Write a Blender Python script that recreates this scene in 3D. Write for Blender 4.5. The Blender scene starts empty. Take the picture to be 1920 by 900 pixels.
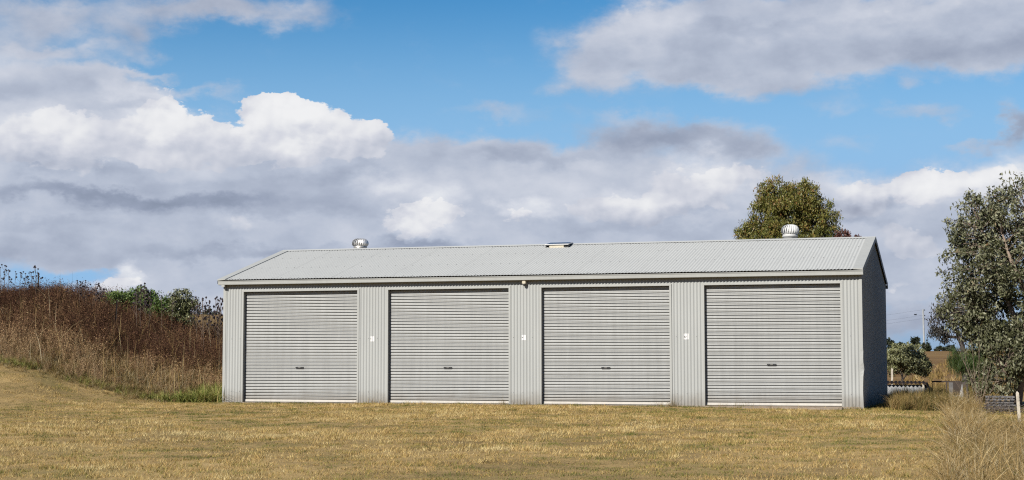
import bpy, math, random
import numpy as np
from mathutils import Vector, Matrix

random.seed(7)
rng = np.random.default_rng(7)
SC = bpy.context.scene
COL = SC.collection
PI = math.pi

# ------------------------------------------------------------------ camera
F = 3015.33                                   # focal length in photo pixels (1920 wide)
CAM = np.array([18.6972, -36.1355, 1.0479])
YAW, PITCH, ROLL = -0.30029, 0.07435, -0.00068
_cy, _sy, _cp, _sp = math.cos(YAW), math.sin(YAW), math.cos(PITCH), math.sin(PITCH)
FW = np.array([_sy * _cp, _cy * _cp, _sp])
RT = np.array([_cy, -_sy, 0.0])
UP = np.cross(RT, FW)
RT, UP = math.cos(ROLL) * RT + math.sin(ROLL) * UP, -math.sin(ROLL) * RT + math.cos(ROLL) * UP
cd = bpy.data.cameras.new('camera')
cam = bpy.data.objects.new('camera', cd)
COL.objects.link(cam)
cam.matrix_world = Matrix((( RT[0], UP[0], -FW[0], CAM[0]), (RT[1], UP[1], -FW[1], CAM[1]),
                           (RT[2], UP[2], -FW[2], CAM[2]), (0, 0, 0, 1)))
cd.sensor_width = 36.0
cd.lens = 36.0 * F / 1920
cd.clip_start, cd.clip_end = 0.1, 8000
SC.camera = cam

def ray(px, py):
    d = FW + (px - 960) / F * RT - (py - 450) / F * UP
    return d / np.linalg.norm(d)
def at_y(px, py, y):
    """the point of the world on the vertical plane at depth y that the photo shows at px, py"""
    d = ray(px, py)
    return CAM + d * ((y - CAM[1]) / d[1])
def at_z(px, py, z=0.0):
    d = ray(px, py)
    return CAM + d * ((z - CAM[2]) / d[2])

# ------------------------------------------------------------------ light
SUN_DIR = Vector((-0.40, -1.0, 0.81)).normalized()
SUN_EL = math.asin(SUN_DIR.z)
SUN_ROT = math.atan2(SUN_DIR.x, SUN_DIR.y)
sl = bpy.data.lights.new('sun', 'SUN')
sl.energy = 5.0
sl.angle = math.radians(0.5)
sl.color = (1.0, 0.955, 0.88)
so = bpy.data.objects.new('sun', sl)
COL.objects.link(so)
so.rotation_euler = (-SUN_DIR).to_track_quat('-Z', 'Y').to_euler()
so.location = (0, -20, 30)
SC.view_settings.view_transform = 'Standard'
SC.view_settings.look = 'None'
SC.view_settings.exposure = 1.0                # the photograph is exposed for the shaded grass and wall
EXPO = 2 ** 1.0
SC.view_settings.gamma = 1.0
SC.view_settings.use_curve_mapping = False
SC.cycles.use_denoising = False                  # keep the grass and leaves crisp
SC.cycles.filter_width = 1.2
SC.cycles.max_bounces = 6
SC.cycles.diffuse_bounces = 3
SC.cycles.transparent_max_bounces = 4
SC.cycles.caustics_reflective = False
SC.cycles.caustics_refractive = False

# ------------------------------------------------------------------ sky
W = bpy.data.worlds.new('World')
SC.world = W
W.use_nodes = True
W.cycles.sampling_method = 'MANUAL'
W.cycles.sample_map_resolution = 256
NT = W.node_tree
NT.nodes.clear()

class NG:
    """a little node builder"""
    def __init__(s, t): s.t = t
    def n(s, typ, **kw):
        x = s.t.nodes.new(typ)
        for k, v in kw.items(): setattr(x, k, v)
        return x
    def put(s, sock, v):
        if isinstance(v, bpy.types.NodeSocket): s.t.links.new(v, sock)
        elif v is not None: sock.default_value = v
    def m(s, op, a, b=None, c=None, clamp=False):
        x = s.n('ShaderNodeMath', operation=op, use_clamp=clamp)
        s.put(x.inputs[0], a); s.put(x.inputs[1], b); s.put(x.inputs[2], c)
        return x.outputs[0]
    def v(s, op, a, b=None, c=None):
        x = s.n('ShaderNodeVectorMath', operation=op)
        s.put(x.inputs[0], a)
        if op == 'SCALE': s.put(x.inputs['Scale'], b)
        else:
            s.put(x.inputs[1], b); s.put(x.inputs[2], c)
        return x.outputs['Value'] if op in ('DOT_PRODUCT', 'LENGTH') else x.outputs[0]
    def noise(s, vec, scale, detail=4, rough=0.55, dist=0.0, color=False):
        x = s.n('ShaderNodeTexNoise')
        s.put(x.inputs['Vector'], vec); x.inputs['Scale'].default_value = scale
        x.inputs['Detail'].default_value = detail; x.inputs['Roughness'].default_value = rough
        x.inputs['Distortion'].default_value = dist
        return x.outputs['Color' if color else 'Fac']
    def mix(s, fac, a, b, mode='MIX'):
        x = s.n('ShaderNodeMix', data_type='RGBA', blend_type=mode)
        s.put(x.inputs[0], fac)
        s.put(x.inputs[6], a); s.put(x.inputs[7], b)
        return x.outputs[2]
    def step(s, x, lo, hi):
        r = s.n('ShaderNodeMapRange', interpolation_type='SMOOTHSTEP')
        s.put(r.inputs[0], x); r.inputs[1].default_value = lo; r.inputs[2].default_value = hi
        return r.outputs[0]
    def ramp(s, x, stops):
        r = s.n('ShaderNodeValToRGB')
        e = r.color_ramp.elements
        while len(e) < len(stops): e.new(0.5)
        for q, (p, c) in zip(e, stops):
            q.position = p; q.color = (*c, 1) if len(c) == 3 else c
        s.put(r.inputs[0], x)
        return r.outputs[0]

g = NG(NT)
tc = g.n('ShaderNodeTexCoord').outputs['Generated']
D = g.v('NORMALIZE', tc)
sep = g.n('ShaderNodeSeparateXYZ'); g.put(sep.inputs[0], D)
az = g.m('ARCTAN2', sep.outputs[0], sep.outputs[1])
el = g.m('ARCSINE', sep.outputs[2])
# angles of the sky in units of 1/1000 rad
comb = g.n('ShaderNodeCombineXYZ')
g.put(comb.inputs[0], g.m('MULTIPLY', az, 1000.0)); g.put(comb.inputs[1], g.m('MULTIPLY', el, 1000.0))
UV0 = comb.outputs[0]
NV = g.v('MULTIPLY', D, (1.0, 1.0, 1.7))
wn = g.v('SUBTRACT', g.noise(NV, 22.0, 7, 0.60, 0.0, True), (0.5, 0.5, 0.5))
UVs = g.v('MULTIPLY_ADD', wn, (75.0, 42.0, 0.0), UV0)
wn2 = g.v('SUBTRACT', g.noise(NV, 60.0, 5, 0.58, 0.0, True), (0.5, 0.5, 0.5))
UVc = g.v('MULTIPLY_ADD', wn2, (34.0, 26.0, 0.0), UV0)

def sky_px(px, py):
    d = ray(px, py)
    return 1000 * math.atan2(d[0], d[1]), 1000 * math.asin(d[2])
def blobs(uv, lst):
    acc = None
    k = 1000.0 / F
    for (cx, cy, rx, ry, w) in lst:
        u, v = sky_px(cx, cy)
        rx, ry = rx * k * 1.35, ry * k * 1.35
        p = g.v('MULTIPLY_ADD', uv, (1 / rx, 1 / ry, 0.0), (-u / rx, -v / ry, 0.0))
        q = g.m('SUBTRACT', 1.0, g.v('DOT_PRODUCT', p, p), clamp=True)
        acc = g.m('MULTIPLY_ADD', g.m('MULTIPLY', q, q), w, 0.0 if acc is None else acc)
    return acc
SOFT = [(40, 40, 130, 60, .75), (250, 18, 240, 45, .75), (480, 22, 170, 36, .8), (225, 70, 70, 40, .6), (280, 104, 34, 16, .35), (110, 88, 100, 14, .35),
        (40, 165, 220, 85, 1.2), (170, 185, 140, 60, .9), (270, 205, 110, 50, .6), (265, 138, 60, 12, .3), (370, 168, 75, 14, .5), (300, 138, 60, 10, .4),
        (90, 340, 320, 130, 1.4), (400, 360, 320, 130, 1.4), (720, 380, 300, 125, 1.3), (1000, 385, 300, 115, 1.3), (1260, 370, 250, 110, 1.2),
        (1460, 350, 140, 80, .7), (1680, 430, 220, 110, 1.4), (1880, 400, 190, 115, 1.4), (800, 280, 130, 40, .6), (1000, 285, 180, 32, .7),
        (1150, 100, 150, 85, .9), (1290, 60, 200, 90, 1.2), (1480, 70, 280, 95, 1.3), (1760, 50, 300, 90, 1.4), (1420, 130, 150, 50, .7), (1860, 110, 120, 45, .6), (1100, 150, 130, 40, .5),
        (945, 210, 120, 20, .5), (1130, 215, 90, 18, .35), (1210, 250, 120, 42, .9), (1370, 262, 110, 38, .8), (1710, 164, 46, 14, .5), (1730, 217, 85, 20, .55), (1555, 192, 60, 20, .35),
        (1905, 232, 40, 45, 1.0), (1590, 270, 60, 18, .35), (1840, 268, 50, 10, .45), (1650, 205, 30, 10, .2),
        (250, 470, 520, 75, 1.3), (700, 480, 400, 60, 1.2), (300, 600, 420, 60, .9), (1100, 580, 600, 80, 1.0), (1790, 560, 160, 50, .8), (130, 522, 95, 22, -1.0), (60, 560, 160, 30, -.3), (350, 540, 220, 45, 1.0),
        (1700, 540, 120, 40, .9), (1720, 612, 150, 34, .75), (1740, 570, 90, 8, -.35), (1300, 480, 400, 60, 1.2)]
CUM = [(60, 250, 110, 58, 1.0), (130, 222, 44, 26, .6), (165, 240, 45, 30, .6), (300, 240, 82, 62, 1.1), (302, 192, 50, 30, 1.0), (385, 232, 32, 28, .8), (235, 262, 60, 42, .7),
       (495, 245, 68, 62, 1.0), (500, 192, 48, 30, 1.0), (555, 190, 46, 28, .9), (600, 225, 62, 40, .9), (530, 218, 56, 40, .9), (660, 250, 72, 48, 1.0), (705, 245, 34, 36, .6), (440, 275, 60, 40, .6),
       (110, 286, 170, 44, .8), (360, 286, 160, 48, .9), (580, 282, 150, 46, .9),
       (790, 408, 72, 42, 1.1), (845, 400, 28, 30, .8), (765, 395, 40, 30, .6), (725, 425, 50, 26, .5), (690, 345, 60, 22, .6),
       (965, 398, 34, 15, .7), (1010, 420, 60, 20, .5), (1180, 400, 140, 44, .8), (1110, 385, 60, 22, .5), (1310, 365, 110, 48, .9), (1385, 325, 60, 34, .8), (1250, 340, 70, 20, .45),
       (1610, 372, 95, 44, .9), (1745, 350, 62, 44, .95), (1690, 345, 60, 26, .5), (1790, 335, 40, 22, .6), (1680, 450, 90, 34, .7), (1870, 335, 100, 40, 1.0), (1740, 470, 60, 25, .5), (1700, 530, 90, 20, .6),
       (228, 527, 34, 22, 1.1), (190, 545, 50, 18, .8), (250, 535, 30, 18, .7), (120, 560, 90, 16, .5), (445, 425, 60, 26, .5), (1690, 10, 260, 26, .35), (1210, 25, 90, 30, .5), (1130, 62, 60, 24, .4)]
LIGHT = [(60, 235, 130, 44, .24), (300, 215, 95, 55, .32), (520, 205, 110, 60, .34), (640, 230, 110, 46, .26), (440, 250, 60, 40, .15), (300, 258, 260, 36, .10), (560, 262, 150, 36, .10), (790, 395, 80, 40, .36), (980, 398, 60, 20, .30), (1340, 335, 120, 40, .30), (1180, 385, 140, 28, .22), (1750, 340, 80, 45, .26), (1860, 320, 110, 40, .28), (1600, 350, 100, 34, .2), (690, 340, 60, 18, .18), (450, 415, 60, 22, .10),
         (225, 520, 40, 22, .36), (170, 545, 60, 16, .24), (60, 120, 180, 40, .10), (1020, 345, 260, 40, .12), (760, 330, 120, 24, .06),
         (90, 358, 170, 14, -.20), (300, 372, 200, 16, -.22), (450, 385, 320, 26, -.20), (100, 312, 90, 22, -.15), (570, 348, 150, 24, -.13), (330, 340, 120, 18, -.10), (1330, 402, 140, 16, -.12), (1250, 132, 150, 22, -.08), (1180, 62, 130, 36, .10), (215, 312, 60, 18, -.12), (250, 205, 60, 16, -.16), (640, 325, 110, 22, -.13), (90, 415, 130, 12, -.08), (60, 480, 220, 34, -.16), (480, 478, 230, 14, -.18), (260, 440, 300, 30, -.08), (740, 375, 50, 14, -.08),
         (1210, 254, 120, 34, -.26), (1370, 266, 90, 26, -.18), (1000, 290, 200, 16, -.12), (1600, 415, 130, 22, -.22), (1690, 385, 40, 16, -.18), (1905, 235, 40, 40, -.28), (800, 452, 110, 13, -.24), (1200, 440, 300, 16, -.08), (1730, 610, 160, 36, -.20),
         (1420, 50, 140, 18, -.12), (1560, 105, 260, 40, -.08), (1800, 90, 200, 40, -.14), (1300, 100, 200, 40, -.04), (1700, 12, 200, 20, .12), (1230, 30, 110, 40, .14), (1500, 105, 110, 26, .05), (250, 30, 400, 60, -.08)]
inv = g.step(g.v('LENGTH', g.v('MULTIPLY_ADD', UV0, (1 / 420, 1 / 300, 0.0), (-sky_px(960, 450)[0] / 420, -sky_px(960, 300)[1] / 300, 0.0))), 0.95, 1.25)   # 1 outside the photographed part
far = g.noise(NV, 3.2, 6, 0.6)
cov_out = g.m('MULTIPLY', inv, g.m('MULTIPLY_ADD', far, 3.4, g.m('MULTIPLY_ADD', g.step(el, 0.24, 0.08), 0.9, -1.66)))
nS = g.m('SUBTRACT', g.noise(NV, 34.0, 8, 0.60), 0.5)
sv = g.m('ADD', g.m('MULTIPLY_ADD', nS, 0.75, blobs(UVs, SOFT)), cov_out)
aS = g.step(sv, 0.02, 1.05)
nl0 = g.noise(NV, 26.0, 4, 0.5)
nl1 = g.noise(g.v('ADD', NV, (-0.014, 0.0, 0.024)), 26.0, 4, 0.5)
relL = g.m('SUBTRACT', nl0, nl1)
def puff(off):                                  # rounded heads of the heaped clouds
    x = g.n('ShaderNodeTexVoronoi', voronoi_dimensions='2D', feature='SMOOTH_F1')
    g.put(x.inputs['Vector'], g.v('MULTIPLY_ADD', wn2, (9.0, 8.0, 0.0), g.v('ADD', UV0, off)))
    x.inputs['Scale'].default_value = 1 / 27.0; x.inputs['Detail'].default_value = 2.0; x.inputs['Roughness'].default_value = 0.45
    x.inputs['Lacunarity'].default_value = 2.1; x.inputs['Smoothness'].default_value = 0.35
    return g.m('SUBTRACT', 0.75, x.outputs['Distance'])
nb0 = puff((0.0, 0.0, 0.0)); nb1 = puff((-2.2, 3.6, 0.0))
rel = g.m('SUBTRACT', nb0, nb1)
cvb = blobs(UVc, CUM)
cv = g.m('MULTIPLY_ADD', g.m('SUBTRACT', nb0, 0.30), 0.55, cvb)
aC = g.step(cv, 0.35, 0.57)
lite = blobs(UVs, LIGHT)
bS = g.m('ADD', g.m('MULTIPLY_ADD', nS, 0.30, g.m('MULTIPLY_ADD', relL, 0.34, 0.485)), lite)
bC = g.m('ADD', g.m('MULTIPLY_ADD', rel, 0.30, 0.565), g.m('MULTIPLY_ADD', relL, 0.30, lite))
CR = [(0.0, (0.23, 0.26, 0.34)), (0.22, (0.32, 0.355, 0.455)), (0.45, (0.48, 0.52, 0.62)), (0.68, (0.66, 0.68, 0.75)), (0.85, (0.80, 0.81, 0.84)), (1.0, (0.87, 0.875, 0.89))]
cS = g.ramp(bS, CR)
cC = g.ramp(bC, CR)
sky = g.n('ShaderNodeTexSky', sky_type='NISHITA', sun_disc=False)
sky.sun_elevation = SUN_EL
sky.sun_rotation = SUN_ROT
sky.air_density, sky.dust_density, sky.ozone_density = 1.0, 0.15, 3.0
hs = g.n('ShaderNodeHueSaturation')
hs.inputs['Saturation'].default_value = 1.42; hs.inputs['Value'].default_value = 1.0
g.put(hs.inputs['Color'], sky.outputs[0])
SKY_STRENGTH = 0.10
up = g.v('SCALE', hs.outputs[0], SKY_STRENGTH)
up = g.mix(g.step(el, 0.235, 0.09), up, (0.285, 0.51, 0.79, 1))
up = g.mix(g.step(el, 0.05, 0.0), up, (0.30, 0.43, 0.60, 1))          # the air pales towards the horizon
c1 = g.mix(g.m('MULTIPLY', aS, 0.93), up, cS)
c2 = g.mix(aC, c1, cC)
bg = g.n('ShaderNodeBackground')
g.put(bg.inputs[0], g.v('SCALE', c2, 1.0 / 0.10))
bg.inputs[1].default_value = 0.10 / EXPO
g.put(g.n('ShaderNodeOutputWorld').inputs[0], bg.outputs[0])
#@@SKYEND

# ------------------------------------------------------------------ helpers
def tag(o, label=None, cat=None, group=None, kind=None):
    if label: o['label'] = label
    if cat: o['category'] = cat
    if group: o['group'] = group
    if kind: o['kind'] = kind
    return o
def empty(name, loc=(0, 0, 0), rz=0.0):
    o = bpy.data.objects.new(name, None); COL.objects.link(o)
    o.location = loc; o.rotation_euler = (0, 0, rz); o.empty_display_size = 0.2
    return o
def link(name, me, parent=None):
    o = bpy.data.objects.new(name, me); COL.objects.link(o)
    if parent is not None: o.parent = parent
    return o
def copy_tree(o, parent=None):
    c = o.copy(); COL.objects.link(c)
    if parent is not None: c.parent = parent
    for ch in list(o.children): copy_tree(ch, c)
    return c

class MB:
    """collects polygons and becomes one mesh"""
    def __init__(s): s.v, s.f, s.mi = [], [], []
    def poly(s, pts, mi=0):
        b = len(s.v); s.v += [tuple(p) for p in pts]
        s.f.append(tuple(range(b, b + len(pts)))); s.mi.append(mi)
    def mesh(s, vs, fs, mi=0):
        b = len(s.v); s.v += [tuple(p) for p in vs]
        for f in fs: s.f.append(tuple(b + i for i in f)); s.mi.append(mi)
    def box(s, lo, hi, mi=0, ch=0.0):
        x0, y0, z0 = lo; x1, y1, z1 = hi
        if ch <= 0:
            vs = [(x0, y0, z0), (x1, y0, z0), (x1, y1, z0), (x0, y1, z0), (x0, y0, z1), (x1, y0, z1), (x1, y1, z1), (x0, y1, z1)]
            s.mesh(vs, [(0, 3, 2, 1), (4, 5, 6, 7), (0, 1, 5, 4), (1, 2, 6, 5), (2, 3, 7, 6), (3, 0, 4, 7)], mi)
        else:                                   # chamfered round the vertical edges and the top
            c = ch
            def ring(i, z): return [(x0 + i + c, y0 + i, z), (x1 - i - c, y0 + i, z), (x1 - i, y0 + i + c, z), (x1 - i, y1 - i - c, z), (x1 - i - c, y1 - i, z), (x0 + i + c, y1 - i, z), (x0 + i, y1 - i - c, z), (x0 + i, y0 + i + c, z)]
            vs = ring(0, z0) + ring(0, z1 - c) + ring(c, z1)
            fs = [tuple(range(7, -1, -1)), tuple(range(16, 24))]
            for r in (0, 8):
                fs += [(r + i, r + (i + 1) % 8, r + 8 + (i + 1) % 8, r + 8 + i) for i in range(8)]
            s.mesh(vs, fs, mi)
    def tube(s, pts, rads, n=6, mi=0, cap=True):
        pts = [np.array(p, float) for p in pts]
        rings = []
        for i, p in enumerate(pts):
            d = pts[min(i + 1, len(pts) - 1)] - pts[max(i - 1, 0)]
            d = d / (np.linalg.norm(d) + 1e-9)
            a = np.cross(d, (0.31, 0.87, 0.38)); a /= np.linalg.norm(a) + 1e-9
            b = np.cross(d, a)
            r = rads[i] if hasattr(rads, '__len__') else rads
            rings += [p + r * (math.cos(t) * a + math.sin(t) * b) for t in np.arange(n) * 2 * PI / n]
        fs = [(k * n + i, k * n + (i + 1) % n, (k + 1) * n + (i + 1) % n, (k + 1) * n + i) for k in range(len(pts) - 1) for i in range(n)]
        if cap: fs += [tuple(range(n - 1, -1, -1)), tuple(range((len(pts) - 1) * n, len(pts) * n))]
        s.mesh(rings, fs, mi)
    def lathe(s, prof, n=16, c=(0, 0, 0), mi=0):
        vs = [(c[0] + r * math.cos(t), c[1] + r * math.sin(t), c[2] + z) for r, z in prof for t in np.arange(n) * 2 * PI / n]
        fs = [(k * n + i, k * n + (i + 1) % n, (k + 1) * n + (i + 1) % n, (k + 1) * n + i) for k in range(len(prof) - 1) for i in range(n)]
        s.mesh(vs, fs, mi)
    def me(s, name, mats, smooth=False):
        m = bpy.data.meshes.new(name)
        m.from_pydata(s.v, [], s.f)
        for x in (mats if isinstance(mats, (list, tuple)) else [mats]): m.materials.append(x)
        m.polygons.foreach_set('material_index', s.mi)
        if smooth: m.polygons.foreach_set('use_smooth', [True] * len(s.f))
        m.update()
        return m
    def build(s, name, mats, parent=None, smooth=False):
        return link(name, s.me(name, mats, smooth), parent)

def np_mesh(name, V, Fc, mats, tint=None, mi=None, smooth=False):
    """a mesh straight from arrays; tint is a value per vertex that its material turns into the colour of that blade or leaf"""
    V = np.asarray(V, np.float32); Fc = np.asarray(Fc, np.int32); k = Fc.shape[1]
    m = bpy.data.meshes.new(name)
    m.vertices.add(len(V)); m.vertices.foreach_set('co', V.ravel())
    m.loops.add(Fc.size); m.loops.foreach_set('vertex_index', Fc.ravel())
    m.polygons.add(len(Fc)); m.polygons.foreach_set('loop_start', np.arange(0, Fc.size, k, dtype=np.int32))
    m.polygons.foreach_set('loop_total', np.full(len(Fc), k, np.int32))
    for x in (mats if isinstance(mats, (list, tuple)) else [mats]): m.materials.append(x)
    if mi is not None: m.polygons.foreach_set('material_index', np.asarray(mi, np.int32))
    if smooth: m.polygons.foreach_set('use_smooth', np.ones(len(Fc), bool))
    if tint is not None:
        a = m.attributes.new('tint', 'FLOAT', 'POINT'); a.data.foreach_set('value', np.asarray(tint, np.float32))
    m.update(calc_edges=True)
    return m

# value noise for placing things
_lat = rng.random((64, 64))
def vnoise(x, y):
    x = np.asarray(x, float); y = np.asarray(y, float)
    xi = np.floor(x).astype(int); yi = np.floor(y).astype(int); fx = x - xi; fy = y - yi
    fx = fx * fx * (3 - 2 * fx); fy = fy * fy * (3 - 2 * fy)
    L = lambda i, j: _lat[i % 64, j % 64]
    return (L(xi, yi) * (1 - fx) + L(xi + 1, yi) * fx) * (1 - fy) + (L(xi, yi + 1) * (1 - fx) + L(xi + 1, yi + 1) * fx) * fy
def fbm(x, y, o=4):
    a, t, w = 0.5, 0, 0
    x = np.asarray(x, float); y = np.asarray(y, float)
    for i in range(o):
        t = t + a * vnoise(x * 2 ** i + 17.3 * i, y * 2 ** i + 5.1 * i); w += a; a *= 0.5
    return t / w
def sstep(x, a, b):
    t = np.clip((np.asarray(x, float) - a) / (b - a), 0, 1)
    return t * t * (3 - 2 * t)

# ------------------------------------------------------------------ materials
KA = 0.505                                       # base colours for this exposure
def mat(name):
    m = bpy.data.materials.new(name); m.use_nodes = True
    b = m.node_tree.nodes['Principled BSDF']
    return m, NG(m.node_tree), b
def simple(name, col, rough=0.6, metal=0.0, var=0.12, scale=6.0, bump=0.0, spec=0.5):
    m, g, b = mat(name)
    if metal < .6: col = tuple(c * KA for c in col)
    o = g.n('ShaderNodeTexCoord').outputs['Object']
    n = g.noise(o, scale, 5, 0.6)
    lo = tuple(c * (1 - var) for c in col); hi = tuple(min(1, c * (1 + var)) for c in col)
    g.put(b.inputs['Base Color'], g.ramp(n, [(0.3, lo), (0.7, hi)]))
    b.inputs['Roughness'].default_value = rough; b.inputs['Metallic'].default_value = metal
    b.inputs['Specular IOR Level'].default_value = spec
    if bump:
        bn = g.n('ShaderNodeBump'); bn.inputs['Strength'].default_value = bump; bn.inputs['Distance'].default_value = 0.01
        g.put(bn.inputs['Height'], g.noise(o, scale * 6, 4)); g.put(b.inputs['Normal'], bn.outputs[0])
    return m
def steel(name, col, rough=0.5, streak=0.06, low=0.0, spec=0.4, wavy=0.0):
    """painted steel with faint run-off streaks, dust and, low down, splashed earth"""
    m, g, b = mat(name)
    col = tuple(c * KA for c in col)
    geo = g.n('ShaderNodeNewGeometry').outputs['Position']
    n1 = g.noise(g.v('MULTIPLY', geo, (9.0, 9.0, 0.5)), 1.0, 5, 0.6)
    n2 = g.noise(geo, 0.6, 4, 0.6)
    n3 = g.noise(geo, 28.0, 3, 0.6)
    f = g.m('ADD', g.m('MULTIPLY_ADD', n1, 0.5, g.m('MULTIPLY', n2, 0.35)), g.m('MULTIPLY', n3, 0.15))
    lo = tuple(c * (1 - 2.2 * streak) for c in col); hi = tuple(c * (1 + 1.6 * streak) for c in col)
    c = g.ramp(f, [(0.32, lo), (0.68, hi)])
    if low:
        s = g.n('ShaderNodeSeparateXYZ'); g.put(s.inputs[0], geo)
        hgt = g.m('ADD', s.outputs[2], g.m('MULTIPLY', g.noise(geo, 4.0, 5, 0.65), -0.35))
        c = g.mix(g.m('MULTIPLY', g.step(hgt, 0.22, -0.16), low), c, (0.100, 0.077, 0.050, 1))
    g.put(b.inputs['Base Color'], c)
    g.put(b.inputs['Roughness'], g.m('MULTIPLY_ADD', n2, 0.25, rough - 0.12))
    b.inputs['Specular IOR Level'].default_value = spec
    if wavy:                                     # the sheet is never quite flat
        bn = g.n('ShaderNodeBump'); bn.inputs['Strength'].default_value = wavy; bn.inputs['Distance'].default_value = 0.05
        g.put(bn.inputs['Height'], g.noise(g.v('MULTIPLY', geo, (0.9, 1.0, 4.0)), 1.0, 3, 0.5)); g.put(b.inputs['Normal'], bn.outputs[0])
    return m
def leafy(name, stops, rough=0.55, trans=0.25, patch=None, spec=0.3, ao=None):
    """leaf or blade colour picked by the tint of each leaf; light passes through a little"""
    m, g, b = mat(name)
    a = g.n('ShaderNodeAttribute', attribute_name='tint').outputs['Fac']
    c = g.ramp(a, [(q, tuple(v * KA for v in cc)) for q, cc in stops])
    g.put(b.inputs['Base Color'], c)
    b.inputs['Roughness'].default_value = rough
    b.inputs['Specular IOR Level'].default_value = spec
    if trans:
        t = g.n('ShaderNodeBsdfTranslucent'); g.put(t.inputs[0], g.mix(1.0, c, (1.0, 0.95, 0.6, 1), 'MULTIPLY'))
        x = g.n('ShaderNodeMixShader'); x.inputs[0].default_value = trans
        g.t.links.new(b.outputs[0], x.inputs[1]); g.t.links.new(t.outputs[0], x.inputs[2])
        out = [n for n in g.t.nodes if n.type == 'OUTPUT_MATERIAL'][0]
        g.t.links.new(x.outputs[0], out.inputs[0])
    return m

M = {}
M['wall'] = steel('wall_steel', (0.475, 0.485, 0.468), 0.6, 0.035, 0.5, 0.12)
M['roof'] = steel('roof_steel', (0.53, 0.538, 0.522), 0.85, 0.03, 0.0, 0.03)
M['trim'] = steel('trim_steel', (0.475, 0.48, 0.455), 0.6, 0.04, 0.4, 0.15)
M['door'] = steel('door_steel', (0.458, 0.462, 0.446), 0.5, 0.07, 0.45, 0.2, 0.35)
M['bar'] = steel('bottom_bar_steel', (0.92, 0.88, 0.80), 0.5, 0.07, 0.35)
M['screw'] = simple('screw_steel', (0.20, 0.20, 0.20), 0.5, 0.3)
M['black'] = simple('black_plastic', (0.012, 0.012, 0.012), 0.45)
M['lock'] = simple('lock_metal', (0.22, 0.21, 0.19), 0.45, 0.4)
M['chrome'] = simple('bright_aluminium', (0.52, 0.505, 0.48), 0.42, 0.75, 0.15, 9.0)
M['white_metal'] = simple('white_painted_metal', (0.72, 0.72, 0.70), 0.5, 0.0, 0.12, 8.0)
M['cream'] = simple('cream_plastic', (0.64, 0.57, 0.43), 0.5, 0.0, 0.08)
M['cell'] = simple('solar_cells', (0.035, 0.038, 0.06), 0.28, 0.0, 0.2, 14.0)
M['white'] = simple('white_plastic', (0.85, 0.84, 0.82), 0.45, 0.0, 0.05)
M['lens'] = simple('smoked_lens', (0.05, 0.045, 0.035), 0.25)
M['concrete'] = simple('concrete', (0.32, 0.25, 0.18), 0.9, 0.0, 0.25, 5.0, 0.3)
M['dark_in'] = simple('dark_interior', (0.05, 0.05, 0.05), 0.9)

# ------------------------------------------------------------------ ground
L, DEP, HE, HR, OV = 15.5715, 7.19, 3.0224, 3.9956, 0.155
DW, PW, E1, E2, HD = 3.0407, 0.8022, 0.5424, 0.4548, 2.7356
def toe_shift(x): return 1.0 * (fbm(np.asarray(x) * 0.5, 3.3, 3) - 0.5)
def height(x, y):
    x = np.asarray(x, float); y = np.asarray(y, float)
    z = np.where(y < 0, 0.015 * np.minimum(-y, 120) * -1.0, 0.0)
    # rise of the lawn at the left and the weedy bank behind it
    side = sstep(x, -0.15, -1.5)
    lawn_rise = 1.05 * sstep(x, -1.4, -7.5) * sstep(y, -7.0, 0.3)
    crest = 0.84 + 1.86 * sstep(x, -1.8, -9.6) + 0.34 * (fbm(x * 0.75 + 2.2, y * 0.5, 3) - 0.5)
    bank = np.maximum(crest - lawn_rise, 0) * sstep(y + toe_shift(x), -0.2, 5.6)
    z = z + lawn_rise + side * bank * (1 - 0.55 * sstep(y, 22, 60))
    # the paddock climbs to a low ridge far behind
    far = sstep(y, 25, 165) * 2.05 - sstep(y, 175, 420) * 4.0
    z = z + far * (1 - side * sstep(x, -2, -8) * 0.5)
    z = z + 0.035 * (fbm(x * 0.35, y * 0.35, 3) - 0.5) * sstep(np.abs(y + 2), 2.0, 6) + 0.03 * (fbm(x * 1.3, y * 1.3, 2) - 0.5) * sstep(np.abs(y), 0.8, 3)
    shed = sstep(x, -0.6, -0.05) * sstep(x, L + 0.7, L + 0.1) * sstep(y, -1.2, -0.2) * sstep(y, DEP + 1, DEP + 0.2)
    right = -0.04 * sstep(x, 9, 15.5) * sstep(y, -12, -0.5)
    return z * (1 - shed) + right
def axis(fine, step0, lo, hi):
    a = list(np.arange(fine[0], fine[1] + 1e-6, step0)); s = step0
    v = a[-1]
    while v < hi: s *= 1.22; v += s; a.append(min(v, hi))
    s = step0; v = a[0]
    while v > lo: s *= 1.22; v -= s; a.insert(0, max(v, lo))
    return np.array(a)
gx = axis((-14, 24), 0.22, -2600, 2600); gy = axis((-26, 14), 0.22, -600, 4200)
GX, GY = np.meshgrid(gx, gy)
GV = np.stack([GX.ravel(), GY.ravel(), height(GX, GY).ravel()], 1)
nx, ny = len(gx), len(gy)
ii, jj = np.meshgrid(np.arange(nx - 1), np.arange(ny - 1))
b0 = (jj * nx + ii).ravel()
GF = np.stack([b0, b0 + 1, b0 + nx + 1, b0 + nx], 1)

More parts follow.
